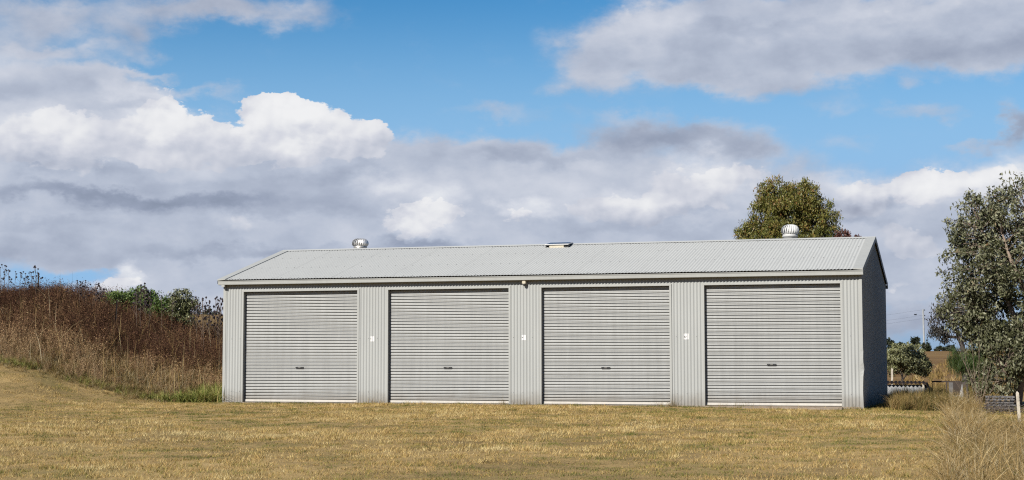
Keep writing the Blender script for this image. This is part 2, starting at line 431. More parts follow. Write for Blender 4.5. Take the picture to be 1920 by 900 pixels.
m, g, b = mat('dry_ground')
geo = g.n('ShaderNodeNewGeometry').outputs['Position']
sx = g.n('ShaderNodeSeparateXYZ'); g.put(sx.inputs[0], geo)
n1 = g.noise(geo, 0.35, 5, 0.6); n2 = g.noise(geo, 2.2, 5, 0.65); n3 = g.noise(geo, 22.0, 5, 0.7)
f = g.m('MULTIPLY_ADD', n1, 0.35, g.m('MULTIPLY_ADD', n2, 0.30, g.m('MULTIPLY', n3, 0.35)))
near = g.ramp(f, [(0.30, (0.0617, 0.0430, 0.0178)), (0.45, (0.1449, 0.1010, 0.0421)), (0.55, (0.2337, 0.1607, 0.0673)), (0.68, (0.3085, 0.2244, 0.1028))])
grn = g.m('MULTIPLY', g.step(g.noise(geo, 0.55, 4, 0.6), 0.52, 0.66), 0.35)
near = g.mix(grn, near, (0.052, 0.056, 0.015, 1))
fm = g.noise(g.v('MULTIPLY', geo, (0.05, 0.12, 0.0)), 1.0, 6, 0.65)
paddock = g.ramp(fm, [(0.25, (0.0615, 0.0328, 0.0131)), (0.45, (0.0984, 0.0574, 0.0221)), (0.6, (0.1312, 0.0820, 0.0328)), (0.75, (0.1025, 0.0656, 0.0279))])
c = g.mix(g.step(sx.outputs[1], 9.0, 22.0), near, paddock)
g.put(b.inputs['Base Color'], c); b.inputs['Roughness'].default_value = 0.95; b.inputs['Specular IOR Level'].default_value = 0.1
bn = g.n('ShaderNodeBump'); bn.inputs['Strength'].default_value = 0.5; bn.inputs['Distance'].default_value = 0.05
g.put(bn.inputs['Height'], g.noise(geo, 9.0, 6, 0.7)); g.put(b.inputs['Normal'], bn.outputs[0])
M['ground'] = m
tag(link('ground', np_mesh('ground', GV, GF, m, smooth=True)), kind='structure')

# ------------------------------------------------------------------ shed
shed = empty('storage_shed', (0, 0, 0))
tag(shed, 'long pale grey corrugated steel shed with four roller doors on the dry lawn', 'shed')
PITCH_C, AMP = 0.0762, 0.0085
NSEG = 8
def corr_xs(x0, x1):
    k0 = math.ceil(x0 / (PITCH_C / NSEG) + 1e-6); k1 = math.floor(x1 / (PITCH_C / NSEG) - 1e-6)
    return np.array([x0] + [k * PITCH_C / NSEG for k in range(k0, k1 + 1)] + [x1])
def wave(x): return AMP * np.cos(2 * PI * np.asarray(x) / PITCH_C)
RAMP = 0.0058
def corr(name, x0, x1, base, along, top, out, m, parent, k=1.0, dent=None):
    """corrugated sheet: base(u) bottom point at distance u across, along = unit direction of the ribs, top(u) length there, out = unit direction of the crests"""
    us = corr_xs(x0, x1)
    nrow = 2 if dent is None else 14
    rows = []
    for r in range(nrow):
        t = r / (nrow - 1)
        P = np.array([np.array(base(u)) + np.array(along) * top(u) * t + np.array(out) * (wave(u) * k if dent is None else wave(u) + dent(u, top(u) * t)) for u in us])
        rows.append(P)
    V = np.concatenate(rows); n = len(us)
    Fc = np.array([(r * n + i, r * n + i + 1, (r + 1) * n + i + 1, (r + 1) * n + i) for r in range(nrow - 1) for i in range(n - 1)])
    o = link(name, np_mesh(name, V, Fc, m, smooth=True), parent)
    return o

door_x = []
x = E1
piers = [(0.0, E1)]
for i in range(4):
    door_x.append(x); x += DW
    piers.append((x, x + (PW if i < 3 else E2))); x += PW
piers[-1] = (piers[-1][0], L)
ZB = -0.03
def dent_right(u, z):
    return -0.03 * math.exp(-((u - L + 0.10) / 0.10) ** 2) * (math.exp(-((z - 0.72) / 0.10) ** 2) + 0.5 * math.exp(-((z - 1.0) / 0.07) ** 2) + 0.35 * math.exp(-((z - 0.3) / 0.15) ** 2))
for i, (a, c) in enumerate(piers):
    corr('wall_panel', a, c, lambda u: (u, 0, ZB), (0, 0, 1), lambda u: HE + 0.05 - ZB, (0, -1, 0), M['wall'], shed,
         dent=dent_right if i == 4 else None)
for dx in door_x:
    corr('header_panel', dx, dx + DW, lambda u: (u, 0, HD), (0, 0, 1), lambda u: HE + 0.05 - HD, (0, -1, 0), M['wall'], shed)
# flashings round the doors: a face 48 mm wide standing proud and a return running back to the curtain
REC = 0.095
for dx in door_x:
    fr = MB()
    for s, xx in ((-1, dx), (1, dx + DW)):
        a, c = sorted((xx, xx + s * 0.048))
        fr.box((a, -0.0125, ZB + 0.01), (c, -0.0095, HD + 0.048))
        a, c = sorted((xx, xx + s * 0.003))
        fr.box((a, -0.0095, ZB + 0.01), (c, REC + 0.05, HD + 0.003))
    fr.box((dx - 0.045, -0.0142, HD), (dx + DW + 0.045, -0.0127, HD + 0.046))
    fr.box((dx + 0.0005, -0.0127, HD - 0.003), (dx + DW - 0.0005, REC + 0.02, HD))
    fr.build('door_flashing', M['trim'], shed)
# corner flashings
cf = MB()
cf.box((-0.012, -0.0125, ZB), (0.058, -0.0100, HE + 0.02)); cf.box((-0.0125, -0.0100, ZB), (-0.0100, 0.06, HE + 0.02))
cf.build('corner_flashing', M['trim'], shed)
def bent_strip(xa, xb, zlist, f):
    q = MB(); prev = None
    for z in zlist:
        cur = ((xa, -0.0125 + f(z) * 0.3, z), (xb + f(z) * 0.7, -0.0125 + f(z), z), (xb + f(z) * 0.7, 0.055, z))
        if prev:
            q.poly((prev[0], prev[1], cur[1], cur[0])); q.poly((prev[1], prev[2], cur[2], cur[1]))
        prev = cur
    return q
bent_strip(L - 0.055, L + 0.0125, np.linspace(ZB, HE + 0.02, 40),
           lambda z: -0.0 + 0.028 * math.exp(-((z - 0.85) / 0.10) ** 2) - 0.014 * math.exp(-((z - 0.35) / 0.3) ** 2) + 0.012 * math.exp(-((z - 1.2) / 0.04) ** 2)
           ).build('corner_flashing', M['trim'], shed)
# end walls: sheet by sheet up to the slope of the roof
SL = (HR - HE) / (DEP / 2 + OV)
def roof_z(y): return HE + SL * (min(y, DEP - y) + OV)
ys = list(np.arange(0, DEP, 0.762)) + [DEP]
for xx, sgn in ((L, 1), (0.0, -1)):
    for a, c in zip(ys[:-1], ys[1:]):
        if c - a < 0.02: continue
        corr('wall_panel', a, c, lambda u: (xx, u, ZB), (0, 0, 1), lambda u: roof_z(u) - 0.015 - ZB, (sgn, 0, 0), M['wall'], shed)
xs = list(np.arange(0, L, 0.762)) + [L]
for a, c in zip(xs[:-1], xs[1:]):
    if c - a < 0.02: continue
    corr('wall_panel', a, c, lambda u: (u, DEP, ZB), (0, 0, 1), lambda u: HE + 0.03 - ZB, (0, 1, 0), M['wall'], shed)
# roof sheets
rl = math.hypot(DEP / 2 + OV, HR - HE); dy, dz = (DEP / 2 + OV) / rl, (HR - HE) / rl
RX0, RX1 = -0.10, L + 0.045
rxs = list(np.arange(RX0, RX1, 0.762)) + [RX1]
RZ = 0.012
for side in (1, -1):
    for k, (a, c) in enumerate(zip(rxs[:-1], rxs[1:])):
        lift = 0.0016 * (k % 2)                                    # one sheet laps over the next
        y0 = -OV if side == 1 else DEP + OV
        corr('roof_sheet', a - 0.012, c + 0.012, lambda u: (u, y0, HE + RZ + lift), (0, side * dy, dz), lambda u: rl - 0.004, (0, -side * dz, dy), M['roof'], shed, k=RAMP / AMP)
# ridge cap: two flanges on the crests of the sheets, the valleys under it stay open
rc = MB()
zc = HR + RZ
for s in (1, -1):
    def P(d, h): return (DEP / 2 - s * d * dy, zc - d * dz + h)
    up_n = RAMP + 0.0050
    for (d0, h0), (d1, h1) in (((0.0, up_n + 0.006), (0.165, up_n + 0.002)),):
        ya, za = P(d0, h0); yb, zb = P(d1, h1)
        rc.poly(((RX0, ya, za), (RX1, ya, za), (RX1, yb, zb), (RX0, yb, zb)))
        rc.poly(((RX0, yb, zb - .0012), (RX1, yb, zb - .0012), (RX1, ya, za - .0012), (RX0, ya, za - .0012)))
rc.build('ridge_cap', M['roof'], shed)
# barge cappings at both gable ends
for xx, sgn in ((RX1, 1), (RX0, -1)):
    bc = MB()
    for s in (1, -1):
        y0 = -OV if s == 1 else DEP + OV
        pts = [(y0, HE + RZ), (DEP / 2, HR + RZ)]
        h = AMP + 0.006
        inn, outn = xx - sgn * 0.20, xx + sgn * 0.008
        A = [(inn, y, z + h) for y, z in pts]; B = [(outn, y, z + h + .001) for y, z in pts]
        C = [(outn, y, z - 0.105) for y, z in pts]; E_ = [(inn, y, z + h - 0.016) for y, z in pts]
        bc.poly((A[0], B[0], B[1], A[1])); bc.poly((B[0], C[0], C[1], B[1])); bc.poly((E_[0], A[0], A[1], E_[1]))
        bc.poly((B[0], A[0], E_[0], (outn, pts[0][0], pts[0][1] - 0.02)))
    bc.build('barge_capping', M['trim'], shed)
# gutters (quad profile) along both eaves
def gutter(y_in, s):
    q = MB()
    zt = HE - 0.020
    pr = [(0.0, zt), (0.0, zt - 0.098), (-0.078, zt - 0.098), (-0.090, zt - 0.090), (-0.096, zt - 0.022), (-0.104, zt - 0.012), (-0.104, zt + 0.002), (-0.098, zt + 0.002), (-0.093, zt - 0.02), (-0.082, zt - 0.085), (-0.004, zt - 0.085)]
    a, c = RX0 - 0.0, RX1 + 0.012
    n = len(pr)
    V = [(X, y_in + s * p[0], p[1]) for X in (a, c) for p in pr]
    q.mesh(V, [(i, (i + 1) % n, n + (i + 1) % n, n + i) for i in range(n - 1)] + [tuple(range(6, -1, -1)), tuple(range(n, n + 7))])
    q.build('gutter', M['trim'], shed)
gutter(-0.044, 1); gutter(DEP + 0.044, -1)
st = MB(); st.box((-0.012, -0.125, HE - 0.165), (0.072, -0.045, HE - 0.104)); st.build('gutter_outlet', M['trim'], shed)
sf = MB(); sf.box((RX0 + 0.02, -0.056, HE - 0.06), (RX1 - 0.02, -0.012, HE - 0.055)); sf.build('eave_flashing', M['trim'], shed)
# floor slab
sb = MB(); sb.box((0.03, -0.02, -0.25), (L - 0.05, DEP - 0.03, 0.012))
for dx in door_x: sb.box((dx - 0.02, -0.16, -0.20), (dx + DW + 0.02, -0.021, 0.006))
sb.box((door_x[3] + 0.9, -0.50, -0.25), (L - 0.42, -0.161, -0.012))
sb.build('floor_slab', M['concrete'], shed)
# roller doors
SP = 0.0752
sm = MB()
prof = [(0.0, -0.026), (0.0178, -0.026), (0.0183, -0.001), (0.029, 0.0035), (0.040, 0.001), (0.0445, -0.005), (0.049, 0.001), (0.060, 0.0035), (0.0735, -0.001), (0.0752, -0.028)]
for (z0, y0), (z1, y1) in zip(prof[:-1], prof[1:]):
    sm.poly(((0.006, -y0, z0), (DW - 0.006, -y0, z0), (DW - 0.006, -y1, z1), (0.006, -y1, z1)))
slat_me = sm.me('slat', M['door'])
bar = MB(); bar.box((0.008, -0.012, 0.0), (DW - 0.008, 0.018, 0.062)); bar.box((0.008, -0.020, 0.008), (DW - 0.008, -0.0121, 0.026)); bar_me = bar.me('bottom_bar', M['bar'])
hb = MB()
hb.box((-0.105, -0.016, 0.0), (0.105, 0.02, 0.030), 0); hb.box((-0.030, -0.022, 0.004), (0.030, -0.0161, 0.030), 1)
hb.box((-0.100, -0.020, -0.006), (0.100, -0.002, -0.001), 0)
handle_me = hb.me('lock_handle', [M['black'], M['lock']])
for i, dx in enumerate(door_x):
    d = empty('roller_door', (dx, REC, 0.02)); d.parent = shed
    hxs = (562, 840, 1136, 1447)[i]
    hp = at_y(hxs, 689, REC)
    bo = link('bottom_bar', bar_me, d); bo.location = (0, 0, 0.0)
    for k in range(36):
        s = link('slat', slat_me, d); s.location = (0, 0.0016 * math.sin(k * 0.9 + i * 2) , 0.0625 + k * SP)
        s.rotation_euler = (0, 0.00022 * math.sin(k * 0.37 + i * 1.7), 0)
    h = link('lock_handle', handle_me, d); h.location = (hp[0] - dx, -0.002, 0.0625 + round((hp[2] - 0.0825) / SP) * SP + 0.012)
# wall behind the doors so no light leaks through the curtain sides
# screws, too small to be told apart
sc_ = MB()
def screw(p, n, r=0.007):
    n = Vector(n); q = n.to_track_quat('Z', 'Y')
    vs = [Vector(p) + q @ Vector((r * math.cos(t), r * math.sin(t), 0.006)) for t in np.arange(6) * PI / 3] + [Vector(p) + q @ Vector((r * math.cos(t), r * math.sin(t), 0)) for t in np.arange(6) * PI / 3]
    sc_.mesh(vs, [(0, 1, 2, 3, 4, 5)] + [(6 + i, 6 + (i + 1) % 6, (i + 1) % 6, i) for i in range(6)])
ncr = int(L / PITCH_C)
for k in range(0, ncr + 1, 3):
    xx = k * PITCH_C
    for t in (0.02, 0.35, 0.68, 0.93):
        screw((xx, -OV + dy * rl * t - dz * AMP, HE + RZ + dz * rl * t + dy * AMP), (0, -dz, dy), 0.0085)
    if any(a + .05 < xx < c - .05 for a, c in piers):
        for z in (0.28, 1.57): screw((xx, -AMP, z), (0, -1, 0), 0.0065)
tag(sc_.build('roof_and_wall_screws', M['screw'], shed), kind='stuff')

# ------------------------------------------------------------------ fittings on the shed
def turbine(name, cx, cyy, zbase, R, H, CH, CR, m, n=22, sw=1.35):
    t = empty(name, (cx, cyy, zbase))
    col = MB(); col.lathe([(CR, -0.22), (CR, CH - .004), (CR * 1.06, CH - .004), (CR * 1.06, CH + .012), (CR * 0.9, CH + .012)], 28)
    col.build('collar', m, t, True)
    hd = MB(); dth = 2 * PI / n
    for i in range(n):
        a0 = i * dth; grid = []
        for j in range(9):
            s = j / 8; ph = -0.92 + s * (0.92 + 1.32)
            rr = R * max(0.30, math.cos(ph) ** 0.62 if math.cos(ph) > 0 else 0.3); zz = H * (0.44 + 0.56 * math.sin(ph) / 1.0 * (1.0 if ph > 0 else 0.72))
            tw = 0.55 * dth * s * sw
            grid.append([(rr * 0.80 * math.cos(a0 + tw), rr * 0.80 * math.sin(a0 + tw), zz), (rr * 0.985 * math.cos(a0 + tw + dth * .55), rr * 0.985 * math.sin(a0 + tw + dth * .55), zz), (rr * math.cos(a0 + tw + dth * 1.02), rr * math.sin(a0 + tw + dth * 1.02), zz)])
        vs = [p for r in grid for p in r]
        hd.mesh(vs, [(j * 3 + q, j * 3 + q + 1, j * 3 + q + 4, j * 3 + q + 3) for j in range(8) for q in (0, 1)])
    hd.lathe([(0.0005, H), (R * .30, H * .985), (R * .34, H * .96)], 20)
    hd.lathe([(R * .78, 0.0), (R * .82, 0.012), (R * .80, 0.03), (R * .6, 0.03)], 28)
    o = hd.build('turbine_head', m, t, True); o.location = (0, 0, CH + 0.015)
    return t
YB = DEP / 2 + 0.18
p0 = at_y(675.5, 468, YB); p1 = at_y(1481.5, 447, YB)
tag(turbine('roof_ventilator', p0[0], YB, HR - 0.02, 0.225, 0.255, 0.055, 0.160, M['chrome']), 'shiny bare metal turbine ventilator on the left half of the roof ridge', 'roof vent', 'turbine ventilators on the roof ridge')
tag(turbine('roof_ventilator', p1[0], YB, HR - 0.02, 0.225, 0.285, 0.105, 0.185, M['white_metal']), 'white painted turbine ventilator on the roof ridge in front of the tree', 'roof vent', 'turbine ventilators on the roof ridge')

ys_ = 3.18; ps = at_y(1045, 465, ys_)
zr = roof_z(ys_) + 0.02
fan = empty('solar_roof_vent', (ps[0], ys_, zr))
tag(fan, 'small solar panel over a cream housing, lying just below the roof ridge', 'solar panel')
tilt = 0.15
def tp(u, v, w): return (u, v * math.cos(tilt) - w * math.sin(tilt), 0.062 + v * math.sin(tilt) + w * math.cos(tilt))
q = MB(); V = [tp(u, v, w) for w in (0.0, 0.022) for u, v in ((-.31, -.07), (.31, -.07), (.31, .40), (-.31, .40))]
q.mesh(V, [(0, 3, 2, 1), (4, 5, 6, 7), (0, 1, 5, 4), (1, 2, 6, 5), (2, 3, 7, 6), (3, 0, 4, 7)]); q.build('panel_frame', M['white'], fan)
q = MB()
for cxx in range(6):
    for cyy in range(3):
        u0 = -.288 + cxx * .0962; v0 = -.048 + cyy * .1425
        q.poly([tp(u, v, .0245) for u, v in ((u0, v0), (u0 + .094, v0), (u0 + .094, v0 + .140), (u0, v0 + .140))])
q.build('solar_cells', M['cell'], fan)
q = MB(); q.box((-.205, -.045, -.03), (.185, .30, .050), 0, .010); q.build('housing', M['cream'], fan)
for xx in (-.285, .285, .235):
    q = MB(); q.box((xx - .016, -.03, -.03), (xx + .016, .25, .052)); q.build('bracket', M['black'], fan)

# security light under the eave
pl = at_y(983, 529, -0.06)
lg = empty('security_light', (pl[0], -0.0, pl[2]))
tag(lg, 'small cream security light with dark lens under the gutter above the middle pier', 'security light')
q = MB(); q.box((-.046, -.105, -.035), (.046, -.009, .075), 0, .014); q.build('housing', M['cream'], lg)
q = MB(); q.tube([(0, -.045, -.036), (0, -.075, -.062), (0, -.085, -.085)], [.030, .040, .012], 12); q.build('lens', M['lens'], lg, True)
# white notices beside the doors
for px, py, w, h, mk, lab in ((698.0, 635.5, .105, .125, 'dot', 'small white notice plate between the first and second roller door from the left'),
                           (982.0, 633.0, .105, .125, 'dot', 'small white notice plate on the pier under the cream security light'),
                           (1286.5, 631.0, .115, .135, 'arrow', 'small white notice plate with arrow mark between the third and fourth roller door')):
    p = at_y(px, py, -0.012)
    t = empty('notice_plate', (p[0], 0, p[2])); tag(t, lab, 'notice', 'white notice plates on the piers')
    us = np.linspace(-w / 2, w / 2, 17); q = MB()
    for a, c in zip(us[:-1], us[1:]):
        ya, yc = -0.004 - float(wave(p[0] + a)), -0.004 - float(wave(p[0] + c))
        q.mesh([(a, ya, -h / 2), (c, yc, -h / 2), (c, yc, h / 2), (a, ya, h / 2), (a, ya + .003, -h / 2), (c, yc + .003, -h / 2), (c, yc + .003, h / 2), (a, ya + .003, h / 2)], [(0, 1, 2, 3), (3, 2, 6, 7), (1, 0, 4, 5), (0, 3, 7, 4), (2, 1, 5, 6)])
    q.build('plate', M['white'], t)
    q = MB(); yf = -.0135
    if mk == 'arrow':
        q.poly(((-.050, yf, -.010), (-.024, yf, -.014), (-.028, yf, .018))); q.poly(((-.030, yf, -.014), (-.006, yf, -.014), (-.006, yf, -.008), (-.030, yf, -.008)))
    else:
        q.poly(((-.046, yf, .004), (-.034, yf, -.012), (-.028, yf, .002), (-.032, yf, .016)))
    q.build('printed_mark', M['black'], t)
#@@SHEDEND

# ------------------------------------------------------------------ plants
def project(P):
    d = np.asarray(P) - CAM
    w = d @ FW
    return 960 + F * (d @ RT) / w, 450 - F * (d @ UP) / w, w
def in_view(P, mx=160, my=60):
    px, py, w = project(P)
    return (w > 3) & (px > -mx) & (px < 1920 + mx) & (py < 900 + my)

def blades(P, h, w, az, lean, tint, bend=0.0):
    """one triangle per short blade, standing at P"""
    n = len(P)
    side = np.stack([np.cos(az), np.sin(az), np.zeros(n)], 1) * (w / 2)[:, None]
    la = rng.random(n) * 2 * PI
    tip = P + np.stack([np.cos(la) * lean * h, np.sin(la) * lean * h, h * np.sqrt(np.maximum(1 - np.minimum(lean, .95) ** 2, .1))], 1)
    V = np.stack([P - side, P + side, tip], 1).reshape(-1, 3)
    Fc = np.arange(3 * n).reshape(-1, 3)
    return V, Fc, np.repeat(tint, 3)
def arcs(P, h, w, az, la, lean, tint, seg=3, droop=0.5):
    """long blades: a ribbon of seg pieces that arcs over towards la"""
    n = len(P); V = []
    side = np.stack([np.cos(az), np.sin(az), np.zeros(n)], 1)
    dirn = np.stack([np.cos(la), np.sin(la), np.zeros(n)], 1)
    for k in range(seg + 1):
        t = k / seg
        c = P + dirn * (h * lean * (t ** 1.7))[:, None] + np.array([0, 0, 1.0]) * (h * (t - droop * np.minimum(lean, 1) * t ** 3))[:, None]
        wk = (w * (1 - 0.9 * t ** 1.5) / 2)[:, None]
        V += [c - side * wk, c + side * wk]
    V = np.stack(V, 1)                                  # n, 2(seg+1), 3
    b = np.arange(n)[:, None] * (2 * (seg + 1))
    Fc = np.concatenate([np.stack([b[:, 0] + 2 * k, b[:, 0] + 2 * k + 1, b[:, 0] + 2 * k + 3, b[:, 0] + 2 * k + 2], 1) for k in range(seg)])
    return V.reshape(-1, 3), Fc, np.repeat(tint, 2 * (seg + 1))
def join(parts):
    V, Fc, T, o = [], [], [], 0
    for v, f, t in parts:
        if f.shape[1] == 3: f = np.concatenate([f, f[:, 2:3]], 1) if False else f
        V.append(v); Fc.append(f + o); T.append(t); o += len(v)
    return np.concatenate(V), np.concatenate(Fc), np.concatenate(T)

STRAW = [(0.0, (0.10, 0.13, 0.025)), (0.18, (0.26, 0.25, 0.055)), (0.34, (0.43, 0.325, 0.095)), (0.46, (0.53, 0.325, 0.115)), (0.68, (0.74, 0.545, 0.215)), (1.0, (0.88, 0.72, 0.37))]
M['lawn'] = leafy('lawn_blades', STRAW, 0.7, 0.18, spec=0.15)
n = 970000
dd = np.sqrt(rng.uniform(15.5 ** 2, 47 ** 2, n)); aa = YAW + rng.uniform(-0.44, 0.44, n)
Px, Py = CAM[0] + dd * np.sin(aa), CAM[1] + dd * np.cos(aa)
P = np.stack([Px, Py, height(Px, Py)], 1)
inside = (Px > -0.02) & (Px < L + 0.02) & (Py > -0.012 - 0.16 * 0)
bankm = (Px < -0.1) & (Py + toe_shift(Px) > 0.6)
clump = fbm(Px * 4.5, Py * 4.5, 3)
apron = (Px > door_x[3] + .9) & (Px < L - .42) & (Py > -0.55 + 0.25 * (clump - .5))
ok = in_view(P, 520) & ~inside & ~bankm & (Py < 4.0) & ~(apron & (rng.random(n) < .85))
ok &= rng.random(n) < 0.18 + 1.2 * sstep(clump, 0.34, 0.66)
P, Px, Py, clump = P[ok], Px[ok], Py[ok], clump[ok]; n = len(P)
big = fbm(Px * 0.42 + 3, Py * 0.42, 4); mid = fbm(Px * 1.3 + 9, Py * 1.9, 3)
green = sstep(big, 0.50, 0.64) * 0.7 + sstep(mid, 0.56, 0.70) * 0.6
green += 0.6 * sstep(np.abs(Py + 3.2 + .15 * (Px - 10)), 1.6, .3) * sstep(Px, 6.0, 9.0) * sstep(mid, .42, .6)
green += 0.8 * sstep(Px, 13.2, 17.0) * sstep(Py, -12, -3) * sstep(mid, 0.40, 0.55) + 0.5 * sstep(np.abs(Py + 0.25), 0.5, 0.1) * (Px > -1)
fine = fbm(Px * 6.5 + 31, Py * 3.2, 3)
corner = sstep(Py, -15.5, -19.5) * sstep(Px, 13.5, 9.5)
green += .8 * corner * sstep(mid, .40, .56)
tint = np.clip(0.58 - .09 * sstep(Px, 9, 15) + 0.12 * rng.standard_normal(n) + 1.2 * (mid - .5) + 0.7 * (fine - .5) + 1.6 * (big - .5) - 0.42 * np.clip(green, 0, 1) * (rng.random(n) < .8), 0, 1)
hh = (0.018 + 0.030 * rng.random(n) ** 2 + 0.034 * sstep(clump, .48, .75)) * (0.6 + 0.8 * mid)
edge = sstep(np.abs(Py + 0.04), 0.25, 0.03) * ((Px > 0) & (Px < L))
hh *= 1 + 0.9 * edge * rng.random(n)
tall = rng.random(n) < 0.012
hh = np.where(tall, hh * 2.0, hh) * (0.7 + 0.6 * sstep(big, .35, .65))
V, Fc, T = blades(P, hh, 0.0042 + 0.004 * rng.random(n) + 0.00012 * (Py + 20), rng.random(n) * PI, 0.35 + 0.60 * rng.random(n), tint)
tag(link('lawn_grass', np_mesh('lawn_grass', V, Fc, M['lawn'], T)), 'short dry yellow brown lawn grass in front of the shed', kind='stuff')

# weeds of the bank: dark brown twiggy herbs, straw grass and some green at the toe
def herb(nst, hgt, spread, nleaf, lsize):
    """twiggy herb as arrays: stems of thin ribbons with small withered leaves and seed along them"""
    parts = []
    bp = np.stack([rng.normal(0, .05, nst), rng.normal(0, .05, nst), np.zeros(nst)], 1)
    hs = hgt * (0.6 + 0.5 * rng.random(nst)); la = rng.random(nst) * 2 * PI; ln = spread * (0.15 + rng.random(nst))
    parts.append(arcs(bp, hs, np.full(nst, .0075), rng.random(nst) * PI, la, ln, 0.45 + 0.25 * rng.random(nst), 3, .15))
    k = np.repeat(np.arange(nst), nleaf); t = (0.25 + 0.78 * rng.random(len(k)) ** 0.7)
    c = bp[k] + np.stack([np.cos(la[k]), np.sin(la[k]), np.zeros(len(k))], 1) * (hs[k] * ln[k] * t ** 1.7)[:, None]
    c[:, 2] += hs[k] * (t - .15 * np.minimum(ln[k], 1) * t ** 3)
    c += rng.normal(0, .035, c.shape)
    a = rng.normal(0, 1, c.shape); a /= np.linalg.norm(a, axis=1)[:, None]
    b2 = np.cross(a, rng.normal(0, 1, c.shape)); b2 /= np.linalg.norm(b2, axis=1)[:, None]
    s = (lsize * (0.5 + rng.random(len(k))))[:, None]
    V = np.stack([c - a * s, c + b2 * s * .32, c + a * s, c - b2 * s * .32], 1).reshape(-1, 3)
    parts.append((V, np.arange(len(V)).reshape(-1, 4), np.repeat(np.clip(0.28 + .22 * rng.standard_normal(len(k)), 0, 1), 4)))
    return join(parts)
def scatter(protos, P, sc, rot, toff, tmul=1.0):
    Vs, Fs, Ts, o = [], [], [], 0
    which = rng.integers(0, len(protos), len(P))
    for i, (v, f, t) in enumerate(protos):
        idx = np.where(which == i)[0]
        if not len(idx): continue
        c, s = np.cos(rot[idx])[:, None], np.sin(rot[idx])[:, None]
        k = sc[idx][:, None]
        X = (v[None, :, 0] * c - v[None, :, 1] * s) * k + P[idx, 0:1]
        Y = (v[None, :, 0] * s + v[None, :, 1] * c) * k + P[idx, 1:2]
        Z = v[None, :, 2] * k + P[idx, 2:3]
        Vs.append(np.stack([X, Y, Z], 2).reshape(-1, 3))
        Fs.append((f[None] + (np.arange(len(idx)) * len(v))[:, None, None]).reshape(-1, f.shape[1]) + o)
        Ts.append(np.clip(t[None] * tmul + toff[idx][:, None], 0, 1).ravel())
        o += len(idx) * len(v)
    return np.concatenate(Vs), np.concatenate(Fs), np.concatenate(Ts)
def tuft(nb, hgt, lean, w, t0=.6, ts=.2):
    P = np.stack([rng.normal(0, .05, nb), rng.normal(0, .05, nb), np.zeros(nb)], 1)
    return arcs(P, hgt * (.45 + .6 * rng.random(nb)), np.full(nb, w) * (.7 + .6 * rng.random(nb)), rng.random(nb) * PI, rng.random(nb) * 2 * PI, lean * rng.random(nb) * 1.3, np.clip(t0 + ts * rng.standard_normal(nb), 0, 1), 3, .45)

BROWN = [(0.0, (0.052, 0.022, 0.014)), (0.3, (0.105, 0.048, 0.028)), (0.5, (0.18, 0.092, 0.050)), (0.72, (0.37, 0.215, 0.105)), (1.0, (0.60, 0.42, 0.235))]
M['brown'] = leafy('brown_weeds', BROWN, 0.8, 0.12, spec=0.1)
TAN = [(0.0, (0.070, 0.066, 0.016)), (0.2, (0.165, 0.150, 0.040)), (0.4, (0.27, 0.182, 0.064)), (0.6, (0.41, 0.265, 0.10)), (0.8, (0.58, 0.425, 0.195)), (1.0, (0.72, 0.61, 0.40))]
M['tan'] = leafy('tan_grass', TAN, 0.75, 0.18, spec=0.12)
GREEN = [(0.0, (0.09, 0.12, 0.022)), (0.4, (0.22, 0.26, 0.05)), (0.65, (0.38, 0.38, 0.10)), (1.0, (0.66, 0.52, 0.20))]
M['green'] = leafy('green_grass', GREEN, 0.6, 0.25, spec=0.2)
herbs = [herb(14, .80, .38, 13, .021) for _ in range(6)]
tufts = [tuft(30, .52, 1.5, .0075, .55, .22) for _ in range(6)]
gtufts = [tuft(30, .34, 1.5, .012, .5, .22) for _ in range(4)]
n = 12500
Px, Py = rng.uniform(-13.5, 0.1, n), rng.uniform(-0.9, 10.5, n)
s = Py + toe_shift(Px)
P = np.stack([Px, Py, height(Px, Py) - .02], 1)
ok = in_view(P, 260) & (s > 0.15) & ~((Px > -1.5) & (s < 1.3)) & (rng.random(n) < np.where(s < 6.8, 1, .45))
P, Px, Py, s = P[ok], Px[ok], Py[ok], s[ok]; n = len(P)
w1 = fbm(Px * .55 + 4, Py * .55, 3)
upper = sstep(s + 2.2 * (w1 - .5), 1.7, 3.4)
w2 = fbm(Px * 1.1 + 14, Py * 1.1 + 3, 3)
pb = np.clip(0.46 + 0.55 * upper + 0.9 * (w2 - .5) - 0.35 * sstep(np.abs(Px + 2.9), 1.6, .3) * sstep(s, 5.2, 3.6), 0.08, .95)
isb = rng.random(n) < pb
Q = P[isb]; sQ = s[isb]
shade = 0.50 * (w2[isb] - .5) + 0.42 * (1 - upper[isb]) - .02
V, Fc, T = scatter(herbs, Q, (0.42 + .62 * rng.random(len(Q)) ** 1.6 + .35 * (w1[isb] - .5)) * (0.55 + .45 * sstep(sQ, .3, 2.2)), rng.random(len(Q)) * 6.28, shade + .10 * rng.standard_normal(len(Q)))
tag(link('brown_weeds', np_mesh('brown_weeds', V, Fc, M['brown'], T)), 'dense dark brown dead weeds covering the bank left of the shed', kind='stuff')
Q = P[~isb]; sQ = s[~isb]
Q = np.concatenate([Q, Q + np.stack([rng.normal(0, .15, len(Q)), rng.normal(0, .15, len(Q)), np.zeros(len(Q))], 1)]); sQ = np.concatenate([sQ, sQ])
Q[:, 2] = height(Q[:, 0], Q[:, 1]) - .01
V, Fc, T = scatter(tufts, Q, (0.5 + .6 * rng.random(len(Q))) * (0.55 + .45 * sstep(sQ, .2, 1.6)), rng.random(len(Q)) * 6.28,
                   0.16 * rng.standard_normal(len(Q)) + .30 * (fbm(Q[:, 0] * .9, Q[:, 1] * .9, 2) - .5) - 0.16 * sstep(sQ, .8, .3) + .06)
n2 = 4200
